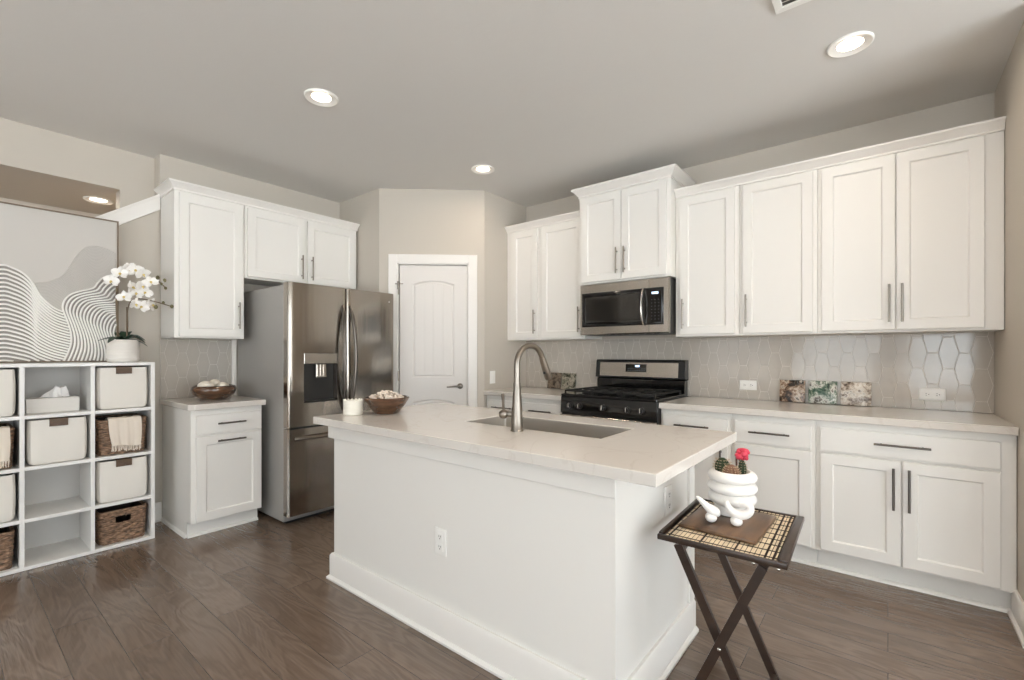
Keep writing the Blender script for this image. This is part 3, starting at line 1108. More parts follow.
kp.build('key_prints', 'digit', mw)
MB().box(mx - .128, mx - .078, -.4156, -.4149, .288, .304).build('clock', 'display', mw)
sm = MB().box(mx - .152, mx - .150, -.4112, -.4095, .008, mh - .008)
sm.build('door_seam', 'dark', mw)
gr = MB()
for i in range(10):
    gr.box(-.3 + i * .06, -.26 + i * .06, -.36, -.30, -.004, 0)
gr.build('vent_grille', 'dark', mw)

# ------------------------------------------------------------------ refrigerator
fr = thing('refrigerator', 'stainless french-door refrigerator with ice and water dispenser', 'refrigerator', (XL, 1.560, 0), ROT_L)
FW, FD, FT = .905, .815, 1.722       # width, body depth, height
MB().box(0, FW, -FD, -.03, .025, FT, .004).build('body', 'fside', fr)
q = MB()
q.box(.03, FW - .03, -FD + .02, -FD + .05, .004, .07)
for sx in (.05, FW - .05):
    q.lathe([(.018, .001), (.018, .026)], (sx, -FD + .06, 0), 12).lathe([(.018, .001), (.018, .026)], (sx, -.1, 0), 12)
q.build('grille', 'black', fr)


def curved_door(x0, x1, z0, z1, y0, y1, bulge, m, parent, name, hole=None):
    """slab with gently bowed front facing -y and rounded vertical edges; optional rectangular hole"""
    mb = MB()
    xs = [x0 + (x1 - x0) * s for s in (0, .012, .03, .08, .2, .35, .5, .65, .8, .92, .97, .988, 1)]
    zs = [z0, z1]
    if hole:
        xs = sorted(xs + [hole[0], hole[1]])
        zs = [z0, hole[2], hole[3], z1]
    def fy(x):
        s = (x - x0) / (x1 - x0)
        e = min(s, 1 - s) * (x1 - x0)
        edge = .012 * max(0, 1 - e / .012) ** 2
        return y1 - bulge * 4 * s * (1 - s) + edge
    nx, nz = len(xs), len(zs)
    vs = [(x, fy(x), z) for z in zs for x in xs]
    fs = []
    for j in range(nz - 1):
        for i in range(nx - 1):
            if hole and hole[0] - 1e-6 <= xs[i] and xs[i + 1] <= hole[1] + 1e-6 and zs[j] >= hole[2] - 1e-6 and zs[j + 1] <= hole[3] + 1e-6:
                continue
            fs.append((j * nx + i, j * nx + i + 1, (j + 1) * nx + i + 1, (j + 1) * nx + i))
    n = len(vs)
    vs += [(x0, y0, z0), (x1, y0, z0), (x1, y0, z1), (x0, y0, z1)]
    fs.append((n, n + 3, n + 2, n + 1))
    for j in range(nz - 1):
        if j == 0:
            pass
    fs.append(tuple([n] + [i for i in range(nx)] + [n + 1]))
    fs.append(tuple([n + 3] + [(nz - 1) * nx + i for i in range(nx)] + [n + 2]))
    fs.append(tuple([n] + [j * nx for j in range(nz)] + [n + 3]))
    fs.append(tuple([n + 1] + [j * nx + nx - 1 for j in range(nz)] + [n + 2]))
    if hole:
        # reveal walls of the recess
        def Y(x):
            return fy(x)
        hx0_, hx1_, hz0_, hz1_ = hole
        dd = y0 - .012
        a = [(hx0_, Y(hx0_), hz0_), (hx1_, Y(hx1_), hz0_), (hx1_, Y(hx1_), hz1_), (hx0_, Y(hx0_), hz1_)]
        bq = [(p[0], dd, p[2]) for p in a]
        k = len(vs)
        vs += a + bq
        for i in range(4):
            j = (i + 1) % 4
            fs.append((k + i, k + j, k + 4 + j, k + 4 + i))
        fs.append((k + 4, k + 5, k + 6, k + 7))
    mb.add(vs, fs)
    return mb.build(name, m, parent, sharp=25)


YD0, YD1 = -FD - .004, -FD - .072
ld = curved_door(.0, .4505, .705, FT + .016, YD0, YD1, .006, 'fridge', fr, 'door', (.112, .375, .872, 1.235))
rd = curved_door(.4545, FW, .705, FT + .016, YD0, YD1, .006, 'fridge', fr, 'door')
fd = curved_door(.0, FW, .075, .690, YD0, YD1, .008, 'fridge', fr, 'freezer_drawer')
# dispenser
MB().box(.113, .374, YD1 - .012, YD1 + .02, 1.155, 1.234, .003).build('dispenser_panel', 'steelh', ld)
MB().box(.113, .374, YD0 - .014, YD0 - .011, .873, 1.154).build('dispenser_back', 'dark', ld)
MB().box(.118, .369, YD1 - .002, YD0 - .014, .874, .884, .001).build('drip_tray', 'dark', ld)
pd = MB()
for i in range(3):
    pd.box(.225 + i * .024, .244 + i * .024, YD1 + .014, YD1 + .026, 1.062, 1.15, .002)
pd.box(.219, .300, YD1 + .020, YD1 + .030, 1.052, 1.153, .002)
pd.build('dispenser_paddle', 'chrome', ld)


def bow_handle(parent, x, z0, z1, lean):
    p = []
    for i in range(13):
        s = i / 12
        p.append((x + lean * math.sin(math.pi * s), YD1 + .004 - .064 * math.sin(math.pi * s) ** .55, z0 + (z1 - z0) * s))
    MB().tube(p, [.012] + [.0135] * 11 + [.012], 10, 1.25).build('handle', 'dnickel', parent)


bow_handle(ld, .4215, .80, 1.60, -.016)
bow_handle(rd, .4835, .80, 1.60, .016)
hp = MB()
p = []
for i in range(11):
    s = i / 10
    p.append((.05 + (FW - .10) * s, YD1 + .004 - .052 * math.sin(math.pi * s) ** .4, .622))
hp.tube(p, .0135, 10, 1.2)
hp.build('handle', 'nickel', fd)
hg = MB().box(.01, .10, -FD - .03, -FD + .06, FT + .001, FT + .014, .003)
hg.build('hinge_cover', 'fside', fr)
MB().box(FW - .10, FW - .01, -FD - .03, -FD + .06, FT + .001, FT + .014, .003).build('hinge_cover', 'fside', fr)
MB().lathe([(.0045, -YD1 + .0045), (.0045, -YD1 + .0075)], (FW - .055, 0, 1.665), 14, axis='y').build('badge', 'plate', rd)
MB().box(.004, .03, -FD - .045, -FD + .0, .692, .703, .001).build('mid_hinge', 'chrome', fr)

# ------------------------------------------------------------------ ceiling lights and vent


def downlight(loc, label, r=.092, power=2.5):
    t = thing('ceiling_light', label, 'ceiling light', loc, 0, 'recessed ceiling lights')
    MB().lathe([(r, -.0005), (r, -.006), (r - .006, -.010), (r * .80, -.006), (r * .58, -.0025), (r * .57, -.0005)], n=40, cap0=False, cap1=False).build('trim_ring', 'plate', t)
    MB().lathe([(r * .575, -.0012), (r * .4, -.0018), (r * .02, -.002)], n=32, cap0=False).build('lens', 'lamp', t)
    d = bpy.data.lights.new('lamp', 'AREA')
    d.shape, d.size, d.energy, d.color = 'DISK', r * 1.12, power, (1.0, .84, .68)
    d.spread = R(170)
    o = bpy.data.objects.new('lamp', d)
    C.objects.link(o)
    o.parent = t
    o.location = (0, 0, -.0035)
    return t


downlight((-2.525, 1.39, H), 'recessed ceiling light nearest the fridge cabinets')
downlight((-.14, 2.726, H), 'recessed ceiling light above the right-hand wall cabinets', .092, 2.4)
downlight((-2.51, 2.742, H), 'recessed ceiling light near the pantry corner')
downlight((-.14, 1.39, H), 'recessed ceiling light above the island end', .092, 10.0)
downlight((-4.72, .79, 2.411), 'recessed ceiling light in the stair hall past the opening', .09, 8)

vt = thing('ceiling_vent', 'white slatted air vent in the ceiling', 'vent', (-.22, 2.11, H))
k = MB()
vw, vd = .155, .165
k.box(-vw, vw, -vd, -vd + .03, -.01, -.0005, .002).box(-vw, vw, vd - .03, vd, -.01, -.0005, .002).box(-vw, -vw + .03, -vd + .03, vd - .03, -.01, -.0005, .002).box(vw - .03, vw, -vd + .03, vd - .03, -.01, -.0005, .002)
k.build('frame', 'plate', vt)
k = MB()
for i in range(11):
    yy = -vd + .04 + i * .025
    k.prism([(yy, -.009), (yy + .014, -.002), (yy + .016, -.002), (yy + .002, -.009)], lambda a, b, x: (x, a, b), -vw + .03, vw - .03)
k.build('slats', 'plate', vt)
MB().box(-vw + .02, vw - .02, -vd + .02, vd - .02, -.0012, -.0004).build('backing', 'slot', vt)

# ------------------------------------------------------------------ cube shelf with baskets
SHX, SHB = -3.80, -4.152
sh = thing('cube_shelf', 'white cube shelf holding baskets, against the stair wall', 'shelf', (SHB, .921, 0), ROT_L)
sd = SHX - SHB
T = .02
BZ = [.002, .272, .566, .858, 1.154]
CY = [0, -.301, -.602, -.903, -1.204]       # local x of the right faces of the uprights
for i, cx in enumerate(CY):
    MB().box(cx - T, cx, -sd, 0, .002 + T, BZ[4], .001).build('upright', 'shelfw', sh)
MB().box(CY[4] - T, 0, -sd, 0, BZ[4], BZ[4] + T, .001).build('top_board', 'shelfw', sh)
MB().box(CY[4] - T, 0, -sd, 0, .002, .002 + T, .001).build('bottom_board', 'shelfw', sh)
for z in BZ[1:4]:
    for i in range(4):
        MB().box(CY[i + 1], CY[i] - T, -sd + .001, -.006, z, z + T, .001).build('shelf_board', 'shelfw', sh)
MB().box(CY[4] - T + .002, -.002, -.006, -.001, .02, BZ[4]).build('back_panel', 'shelfback', sh)


def cell(col, row):
    """centre x (world), y centre (world), floor z of a cell; row 0 = top"""
    y = .921 + (CY[col] - T + CY[col + 1]) / 2
    return y, BZ[3 - row] + T


def sup_ring(hx, hy, z, n=48, e=5.0, oy=0.0):
    """rounded rectangle, n points evenly spaced along the outline; larger e = tighter corners"""
    r = min(hx, hy) * 2.0 / e
    a, b, q = hx - r, hy - r, r * math.pi / 2
    segs = [(b, 'l', (hx, 0), (0, 1)), (q, 'c', (a, b), 0), (2 * a, 'l', (a, hy), (-1, 0)), (q, 'c', (-a, b), 90), (2 * b, 'l', (-hx, b), (0, -1)),
            (q, 'c', (-a, -b), 180), (2 * a, 'l', (-a, -hy), (1, 0)), (q, 'c', (a, -b), 270), (b, 'l', (hx, -b), (0, 1))]
    tot = sum(s_[0] for s_ in segs)
    out, k, acc = [], 0, 0.0
    for j in range(n):
        d = tot * j / n
        while d > acc + segs[k][0] and k < len(segs) - 1:
            acc += segs[k][0]
            k += 1
        L, kind, p, u = segs[k]
        t = d - acc
        if kind == 'l':
            out.append((p[0] + u[0] * t, oy + p[1] + u[1] * t, z))
        else:
            an = R(u) + t / r
            out.append((p[0] + r * math.cos(an), oy + p[1] + r * math.sin(an), z))
    return out


def fabric_bin(label, y, z, h=.255):
    t = thing('storage_bin', label, 'bin', (SHX - .172, y, z), ROT_L, 'white fabric bins in the cube shelf')
    hx, hy = .128, .163
    b = MB()
    rings = []
    for s, k in ((0, .80), (.01, .90), (.04, .955), (.12, .985), (.35, 1.0), (.7, 1.0), (1, .975)):
        rings.append(sup_ring(hx * k, hy * (k * .5 + .5), .002 + h * s, e=9))
    rings.append(sup_ring(hx * .94, hy * .95, .002 + h, e=9))
    rings.append(sup_ring(hx * .92, hy * .93, .002 + h * .55, e=9))
    b.loops(rings, True, True)
    b.build('body', 'canvas', t)
    # leather grip folded over the front rim
    g = MB()
    g.prism([(-.170, h - .038), (-.1655, h - .038), (-.1655, h + .001), (-.150, h + .004), (-.150, h + .009), (-.170, h + .006)], lambda a, b2, x: (x, a, b2), -.040, .040)
    g.build('grip', 'leather', t)
    return t


def wicker_basket(label, y, z, h=.225, hole=True):
    t = thing('wicker_basket', label, 'basket', (SHX - .178, y, z), ROT_L, 'dark wicker baskets in the cube shelf')
    hx, hy = .122, .155
    nrow, per, n = 12, 4, 192
    rings_o = []
    for i in range(nrow * per + 1):
        s = i / (nrow * per)
        row = i // per
        k = .93 + .07 * s
        base = sup_ring(hx * k, hy * k, .003 + h * s, n, 9)
        ph = (row % 2) * math.pi
        amp = .0075 * math.sin(math.pi * ((i % per) + .5) / per)
        out = []
        for j, p in enumerate(base):
            q = Vector((p[0], p[1], 0)).normalized()
            o_ = amp * (.45 + .55 * math.sin(j * 2 * math.pi * 16 / n + ph)) + random.uniform(-.0008, .0008)
            out.append((p[0] + q.x * o_, p[1] + q.y * o_, p[2] + .0025 * math.sin(j * 2 * math.pi * 16 / n + ph)))
        rings_o.append(out)
    rings_i = [[(p[0] * .93, p[1] * .93, p[2]) for p in sup_ring(hx * (.93 + .07 * s), hy * (.93 + .07 * s), .006 + (h - .003) * s, n, 9)] for s in (1, .8, .62, .3, 0)]
    b = MB()
    vs = [p for r in rings_o for p in r]
    fs = []
    def inhole(p):
        return hole and p[1] < -hy * .8 and abs(p[0]) < .042 and h * .64 < p[2] < h * .86
    L = len(rings_o)
    for i in range(L - 1):
        for j in range(n):
            k = (j + 1) % n
            quad = (i * n + j, i * n + k, (i + 1) * n + k, (i + 1) * n + j)
            if inhole(vs[quad[0]]) and inhole(vs[quad[2]]):
                continue
            fs.append(quad)
    fs.append(tuple(range(n)))
    b.add(vs, fs)
    b.build('weave', 'wicker', t)
    c = MB()
    vs = [p for r in rings_i for p in r]
    fs = []
    for i in range(4):
        for j in range(n):
            k = (j + 1) % n
            quad = (i * n + j, i * n + k, (i + 1) * n + k, (i + 1) * n + j)
            if hole and i == 1 and vs[quad[0]][1] < -hy * .7 and abs(vs[quad[0]][0]) < .042:
                continue
            fs.append(quad)
    fs.append(tuple(4 * n + j for j in range(n)))
    c.add(vs, fs)
    c.build('lining', 'mat_dark', t)
    rim = [(p[0] * .975, p[1] * .975, p[2]) for p in sup_ring(hx, hy, h + .004, 96, 9)]
    MB().tube(rim + [rim[0]], .0085, 8).build('rim', 'wicker', t)
    return t


def throw(label, y, z, h, w=.135, L=.135, dx=0.0):
    """blanket folded over a basket's front rim, fringe hanging"""
    t = thing('throw_blanket', label, 'blanket', (SHX - .178, y + dx, z), ROT_L, 'cream throws over the baskets')
    nx, nz = 26, 20
    path = [(-.04, h - .03), (-.075, h + .004), (-.11, h + .021), (-.150, h + .025), (-.167, h + .020), (-.174, h + .002)]
    for i in range(1, nz):
        path.append((-.175 - .0015 * i / nz, h + .002 - L * i / (nz - 1)))
    def pt(i, j, off):
        s = j / (nx - 1) - .5
        a, zz = path[i]
        prog = max(0, i - 4) / (len(path) - 5)
        fold = .0030 * math.sin(s * 17 + 1.1) * (.35 + prog) + .001 * math.sin(s * 41)
        wid = w * (1 - .14 * prog + .05 * math.sin(prog * 3))
        return (s * wid + .008 * prog, a - fold * (1 if i > 3 else .2) - off - .006 * (1 if i > 3 else 0), zz + (0 if i > 3 else fold) - (.006 * math.sin(s * 5) * prog))
    m = MB()
    front = [[pt(i, j, .003) for j in range(nx)] for i in range(len(path))]
    back = [[pt(i, j, 0) for j in range(nx)] for i in range(len(path))]
    loops_ = [front[i] + back[i][::-1] for i in range(len(path))]
    m.loops(loops_)
    m.build('cloth', 'throw', t)
    fr_ = MB()
    for j in range(0, 34):
        s = j / 33
        i0 = s * (nx - 1)
        p = Vector(front[-1][int(i0)])
        l = .032 + random.uniform(-.006, .006)
        sx = random.uniform(-.007, .007)
        fr_.tube([p + Vector((0, .001, .004)), p + Vector((sx * .4, -.002, -l * .5)), p + Vector((sx, random.uniform(-.003, .002), -l))], [.0022, .0017, .0024], 5)
    fr_.build('fringe', 'throw', t)
    return t


y, z = cell(0, 0); fabric_bin('white fabric bin in the top right cube, below the orchid', y, z, .262)
y, z = cell(0, 1); wicker_basket('dark wicker basket under a cream throw, right column of the cube shelf', y, z, .215, False)
throw('cream fringed throw hanging over the basket in the right column', y, z, .215, .165, .158, .004)
y, z = cell(0, 2); fabric_bin('white fabric bin in the right column, below the throw', y, z, .258)
y, z = cell(0, 3); wicker_basket('dark wicker basket with open grip hole, bottom right cube', y, z, .200)
y, z = cell(1, 1); fabric_bin('white fabric bin under the cube with the tissue box', y, z, .258)
y, z = cell(2, 0); fabric_bin('white fabric bin in the top cube left of the tissue box', y, z, .262)
y, z = cell(2, 1); wicker_basket('dark wicker basket under a cream throw at the left frame edge', y, z, .215, False)
throw('cream fringed throw over the basket at the left frame edge', y, z, .215, .150, .16, .028)
y, z = cell(2, 2); fabric_bin('white fabric bin at the left frame edge, below the throw', y, z, .258)
y, z = cell(2, 3); wicker_basket('dark wicker basket in the bottom cube at the left frame edge', y, z, .200, False)

# tissue box
y, z = cell(1, 0)
tb = thing('tissue_box', 'grey-white tissue box with a tissue pulled up, in the cube shelf', 'tissue box', (SHX - .15, y - .012, z), ROT_L)
MB().box(-.115, .115, -.06, .06, .001, .088, .003).build('box', 'tissuebox', tb)
MB().lathe([(.05, .0882), (.05, .0888), (.048, .0888)], n=24).build('opening', 'slot', tb)
ts = MB()
n = 28
rings = []
for i in range(8):
    s = i / 7
    ring = []
    for j in range(n):
        a = 2 * math.pi * j / n
        rr = (.045 * (1 - s) + .018 * s) * (1 + .38 * math.sin(3 * a + 2 * s) + .18 * math.sin(7 * a + s * 4))
        ring.append((.010 + rr * math.cos(a) * 1.1 + .022 * s, rr * math.sin(a) * .55, .0885 + .062 * s + .008 * math.sin(2 * a + 1) * s))
    rings.append(ring)
ts.loops(rings, False, True).build('tissue', 'tissue', tb, sharp=60)

# ------------------------------------------------------------------ artwork
AX = -4.052                                   # front plane
AY1, AZ0, AZ1, AW = .775, 1.176, 2.118, 1.24
art = thing('wall_art', 'large framed plaster relief picture with combed white waves', 'artwork', (AX, AY1, AZ0), ROT_L)
AH = AZ1 - AZ0
# local: x from -AW..0 (0 = right edge), z 0..AH, front y=0, back y=.03
MB().box(-AW, 0, .003, .030, 0.002, AH, .001).build('canvas', 'artbase', art)
fr_ = MB()
fr_.box(-AW - .006, -AW + .002, -.006, .030, .001, AH + .006).box(-.002, .006, -.006, .030, .001, AH + .006).box(-AW + .002, -.002, -.006, .030, AH - .002, AH + .006).box(-AW + .002, -.002, -.006, .030, .001, .008)
fr_.build('frame', 'artframe', art)
# picture coordinates: px in a 620 x 680 cut of the visible lower right part; k metres per unit
KX = .00087


def ap(u, v):
    return ((u - 608) * KX - .004, .0, .010 + (678 - v) * max(.00095, .00113 + .00016 * u / 600))


def spline(pts, n=60):
    out = []
    P = [Vector(p) for p in pts]
    P = [P[0] * 2 - P[1]] + P + [P[-1] * 2 - P[-2]]
    for i in range(1, len(P) - 2):
        for k in range(n // (len(P) - 3) + 1):
            t = k / (n // (len(P) - 3) + 1)
            a, b_, c_, d_ = P[i - 1], P[i], P[i + 1], P[i + 2]
            out.append(.5 * ((2 * b_) + (c_ - a) * t + (2 * a - 5 * b_ + 4 * c_ - d_) * t * t + (3 * b_ - a - 3 * c_ + d_) * t ** 3))
    out.append(P[-2])
    return out


LX = 608 - (AW - .012) / KX                    # left edge in picture units
curveA = spline([(LX, 330), (-600, 300), (-420, 390), (-260, 330), (-120, 205), (0, 178), (60, 195), (110, 225), (150, 270), (180, 325), (225, 375), (270, 408), (335, 432)], 150)
botA = spline([(LX, 1010), (-500, 960), (-250, 870), (-100, 780), (0, 742), (100, 752), (180, 764), (260, 776), (345, 790)], 150)
curveB = [(300, 700), (330, 640), (349, 585), (348, 535), (332, 480), (312, 430), (304, 395), (318, 358), (350, 332), (400, 316), (450, 306), (478, 296), (498, 272), (530, 246), (575, 234), (640, 232)]
sB = spline(curveB, 150)
curveC = spline([(165, 272), (215, 270), (255, 258), (300, 238), (338, 196), (370, 145), (405, 105), (450, 82), (500, 82), (550, 96), (625, 130)], 80)


def interp(cv, x):
    for a, b_ in zip(cv, cv[1:]):
        if a.x <= x <= b_.x and b_.x > a.x:
            return a.y + (b_.y - a.y) * (x - a.x) / (b_.x - a.x)
    return cv[0].y if x < cv[0].x else cv[-1].y


def left_of_B(x, y):
    """true while the point is left of / above the right-hand swirl"""
    if x < 300:
        return True
    if y > 340:
        xb = 400
        for a, b_ in zip(sB, sB[1:]):
            if min(a.y, b_.y) <= y <= max(a.y, b_.y) and a.x < 352 and b_.x < 352 and abs(a.y - b_.y) > 1e-6:
                xb = min(xb, a.x + (b_.x - a.x) * (y - a.y) / (b_.y - a.y))
        return x < xb
    top = [p for p in sB if p.y <= 345 and p.x > 318]
    return y < interp(top, x) if top else True


def flat_poly(pts, y, m, name):
    mb = MB()
    v3 = [(ap(u, v)[0], y, ap(u, v)[2]) for u, v in pts]
    mb.loops([[(a, y + .002, c) for a, b_, c in v3], v3])
    return mb.build(name, m, art, smooth=False)


def inframe(u, v):
    return LX + 2 < u < 606 and v < 682


def clampf(pts):
    return [(max(LX + 2, min(606, p[0])), min(682, p[1])) for p in pts]


# grounds (flat grey fields behind the ridges)
gA = [p for p in curveA if p.x >= LX] + [Vector((345, 600)), Vector((300, 682)), Vector((LX + 2, 682))]
flat_poly(clampf([(p.x, p.y) for p in gA]), .0005, 'artgrey', 'wave_ground')
gB = [(p.x, p.y) for p in sB if p.y < 682] + [(606, 682), (318, 682)]
flat_poly(clampf(gB), -.0002, 'artgrey', 'wave_ground')
gC = [(p.x, p.y) for p in curveC] + [(606, 240), (480, 300), (345, 340), (310, 430), (225, 385), (160, 290)]
flat_poly(clampf(gC), .0011, 'artmid', 'wave_ground')


def ridge(mb, pts, r, y=-.0004):
    run = []
    def flush():
        if len(run) > 2:
            mb.tube([(ap(u, v)[0], y, ap(u, v)[2]) for u, v in run], r * KX, 6, 1.0)
    for u, v, ok in pts:
        if ok and inframe(u, v):
            run.append((u, v))
        else:
            flush()
            run = []
    flush()


rA = MB()
NA = 25
for k in range(NA + 12):
    t = k / NA
    pts = []
    for i in range(130):
        x = LX + 4 + (350 - LX) * i / 129
        ya, yb = interp(curveA, x), interp(botA, x)
        yy = ya + (yb - ya) * t
        pts.append((x, yy, left_of_B(x, yy) and yy < 680))
    ridge(rA, pts, 6.4)
rA.build('wave_ridges', 'artridge', art)
rB = MB()
for k in range(34):
    pts = [(p.x + 19.0 * k, p.y + (9 + 5 * min(1, max(0, (p.x - 350) / 200))) * k, True) for p in sB]
    ridge(rB, pts, 5.6, -.0012)
rB.build('wave_ridges', 'artridge', art)
rC = MB()
for k in range(46):
    pts = []
    for p in curveC:
        u, v = p.x + 1.5 * k, p.y + 7.5 * k
        ok = left_of_B(u, v) and (u > 335 or v < interp(curveA, u) - 2)
        if u > 340:
            ok = ok and v < interp([q for q in sB if q.x > 318 and q.y <= 345], u) - 3
        pts.append((u, v, ok))
    ridge(rC, pts, 2.2 if k else 4.0, .0011)
rC.build('fine_ridges', 'artbase', art)

# ------------------------------------------------------------------ orchid
OX, OY, OZ = -3.93, .781, 1.1755
orc = thing('potted_orchid', 'white orchid in a ribbed white pot on the cube shelf', 'plant', (OX, OY, OZ), ROT_L)
pr = [(.078, .001)]
for i in range(14):
    zz = .008 + i * .0095
    pr += [(.0835 + .0012 * (i % 2), zz), (.0855 + .0012 * (i % 2), zz + .004), (.0835, zz + .008)]
pr += [(.086, .143), (.082, .146), (.078, .140), (.076, .118)]
MB().lathe(pr, n=40).build('pot', 'pot', orc)
MB().lathe([(.076, .118), (.05, .128), (.01, .132)], n=24, cap0=False).build('moss', 'moss', orc)


def leaf_mesh(L, W, az, rise, droop):
    mb = MB()
    n, m = 12, 5
    for sgn in (1,):
        rows = []
        for i in range(n + 1):
            s = i / n
            wd = W * math.sin(math.pi * min(1, .12 + .88 * s)) ** .7 * (1 if s < 1 else 0.02)
            r = L * s
            zc = rise * math.sin(math.pi * .5 * min(1, s * 1.6)) - droop * s * s
            row = []
            for j in range(m):
                q = (j / (m - 1) - .5) * 2
                lx_, ly_ = r, q * wd
                zz = zc + .012 * abs(q) * (1 - s) + .0
                row.append((lx_ * math.cos(az) - ly_ * math.sin(az), lx_ * math.sin(az) + ly_ * math.cos(az), .13 + zz))
            rows.append(row)
        top = rows
        bot = [[(p[0], p[1], p[2] - .003) for p in r_] for r_ in rows]
        mb.loops([a + b_[::-1] for a, b_ in zip(top, bot)])
    return mb


for L, W, az, rise, droop in ((.13, .026, R(15), .05, .05), (.125, .024, R(165), .035, .025), (.12, .030, R(330), .06, .045), (.13, .028, R(-25), .03, .055), (.10, .026, R(100), .07, .02), (.11, .026, R(215), .045, .05), (.10, .03, R(60), .075, .01)):
    leaf_mesh(L, W, az, rise, droop).build('leaf', 'leaf', orc)


def oc(yw, zw, d=0.0):
    """(world y, world z, distance towards the room) -> local"""
    k_ = (3.93 - d) / 3.93
    return (yw * k_ - OY, -d, CAM_H + (zw - CAM_H) * k_ - OZ)


s1 = [oc(.765, 1.30, 0), oc(.748, 1.45, 0), oc(.745, 1.62, .0), oc(.757, 1.735, .02), oc(.80, 1.788, .03), oc(.86, 1.785, .04), oc(.92, 1.745, .05), oc(.968, 1.735, .05), oc(1.013, 1.69, .10)]
s2 = [oc(.80, 1.30, 0), oc(.805, 1.42, .01), oc(.805, 1.52, .02), oc(.825, 1.585, .03), oc(.875, 1.60, .05), oc(.945, 1.59, .09), oc(1.051, 1.562, .14)]
for s_ in (s1, s2):
    MB().tube([tuple(v) for v in spline(s_, 60)], .0034, 7).build('stem', 'stem', orc)
for a, b_ in ((oc(.752, 1.30), oc(.748, 1.66)), (oc(.80, 1.30, .006), oc(.80, 1.54, .012))):
    MB().tube([a, b_], .0042, 7).build('support_stake', 'stem', orc)


def flower_mesh(size, seed):
    rnd = random.Random(seed)
    mb = MB()
    def petal(ang, L, W, tilt):
        n, m = 7, 5
        rows = []
        for i in range(n + 1):
            s = i / n
            wd = W * (math.sin(math.pi * (.06 + .90 * s)) ** .75)
            row = []
            for j in range(m):
                q = (j / (m - 1) - .5) * 2
                u, v_ = L * s, q * wd
                y_ = -.006 - tilt * s * s + .006 * q * q
                row.append((u * math.cos(ang) - v_ * math.sin(ang), y_, u * math.sin(ang) + v_ * math.cos(ang)))
            rows.append(row)
        mb.loops([r_ + [(p[0], p[1] + .0015, p[2]) for p in r_][::-1] for r_ in rows])
    for a in (90, 215, 325):
        petal(R(a + rnd.uniform(-8, 8)), size * .95, size * .33, rnd.uniform(-.004, .008))
    for a in (8, 172):
        petal(R(a + rnd.uniform(-8, 8)), size, size * .52, rnd.uniform(-.002, .010))
    return mb


FL = [(.723, 1.704), (.763, 1.761), (.804, 1.796), (.842, 1.792), (.884, 1.771), (.928, 1.722), (.823, 1.675), (.880, 1.69), (.786, 1.605), (.851, 1.640), (.899, 1.647), (.842, 1.565), (.880, 1.553), (.933, 1.566)]
for i, (yy, zz) in enumerate(FL):
    mb = flower_mesh(.043 + .006 * random.random(), i)
    cpos = oc(yy, zz, .055 + .03 * random.random())
    mb.xf = None
    fo = mb.build('flower', 'petal', orc)
    fo.location = cpos
    fo.rotation_euler = (R(random.uniform(-18, 22)), R(random.uniform(-30, 30)), R(random.uniform(-35, 55)))
    MB().sphere((0, -.012, -.004), .0075, 8, 6).tube([(0, -.012, -.006), (0, -.02, -.014)], [.005, .003], 6).build('lip', 'lip', fo)
for yy, zz, r_ in ((1.008, 1.742, .010), (1.013, 1.688, .009), (.968, 1.755, .012), (1.05, 1.563, .011), (.958, 1.552, .012), (1.0, 1.585, .009), (.99, 1.715, .008)):
    MB().sphere(oc(yy, zz, .14 if yy > 1.02 else .09), r_, 10, 8, 1.25).build('bud', 'bud', orc)

# ------------------------------------------------------------------ bowls, balls, jar


def bowl(name, label, loc, prof_o, prof_i, carve, cat='bowl'):
    t = thing(name, label, cat, loc)
    n = 64
    rings = []
    for k, (r, z) in enumerate(prof_o):
        rings.append([(r * (1 + carve * math.sin(j * 2 * math.pi * 11 / n + z * 60)) * math.cos(2 * math.pi * j / n), r * (1 + carve * math.sin(j * 2 * math.pi * 11 / n + z * 60)) * math.sin(2 * math.pi * j / n), z) for j in range(n)])
    MB().loops(rings, True, False).build('shell', 'bowl', t)
    MB().lathe(prof_i, n=n, cap0=False, cap1=True).build('inside', 'bowlin', t)
    return t


bx, by = -3.835, 1.282
bowl('wooden_bowl', 'round brown wooden bowl of white balls on the small worktop', (bx, by, CT),
     [(.078, .0005), (.086, .004), (.110, .020), (.131, .044), (.141, .064), (.143, .078), (.137, .094), (.127, .102), (.120, .102)],
     [(.120, .102), (.126, .086), (.112, .045), (.07, .018), (.02, .014)], .006)
for k, (dx, dy, dz, r, sz, lb) in enumerate(((.028, -.062, .102, .044, .85, 'large oval cream ball on the left in the bowl beside the fridge'), (-.030, .014, .112, .035, .95, 'cream ball heaped highest in the bowl beside the fridge'), (.042, .042, .096, .034, .9, 'cream ball at the front right in the bowl beside the fridge'),
                                             (-.022, .080, .090, .028, .9, 'small cream ball at the right back of the bowl'))):
    o = MB().sphere((0, 0, 0), r, 24, 16, sz, 1.0, 1.15).build('decorative_ball', 'ball')
    tag(o, lb, 'decorative ball', (bx + dx, by + dy, CT + dz), .4 * k, 'cream balls in the wooden bowl')

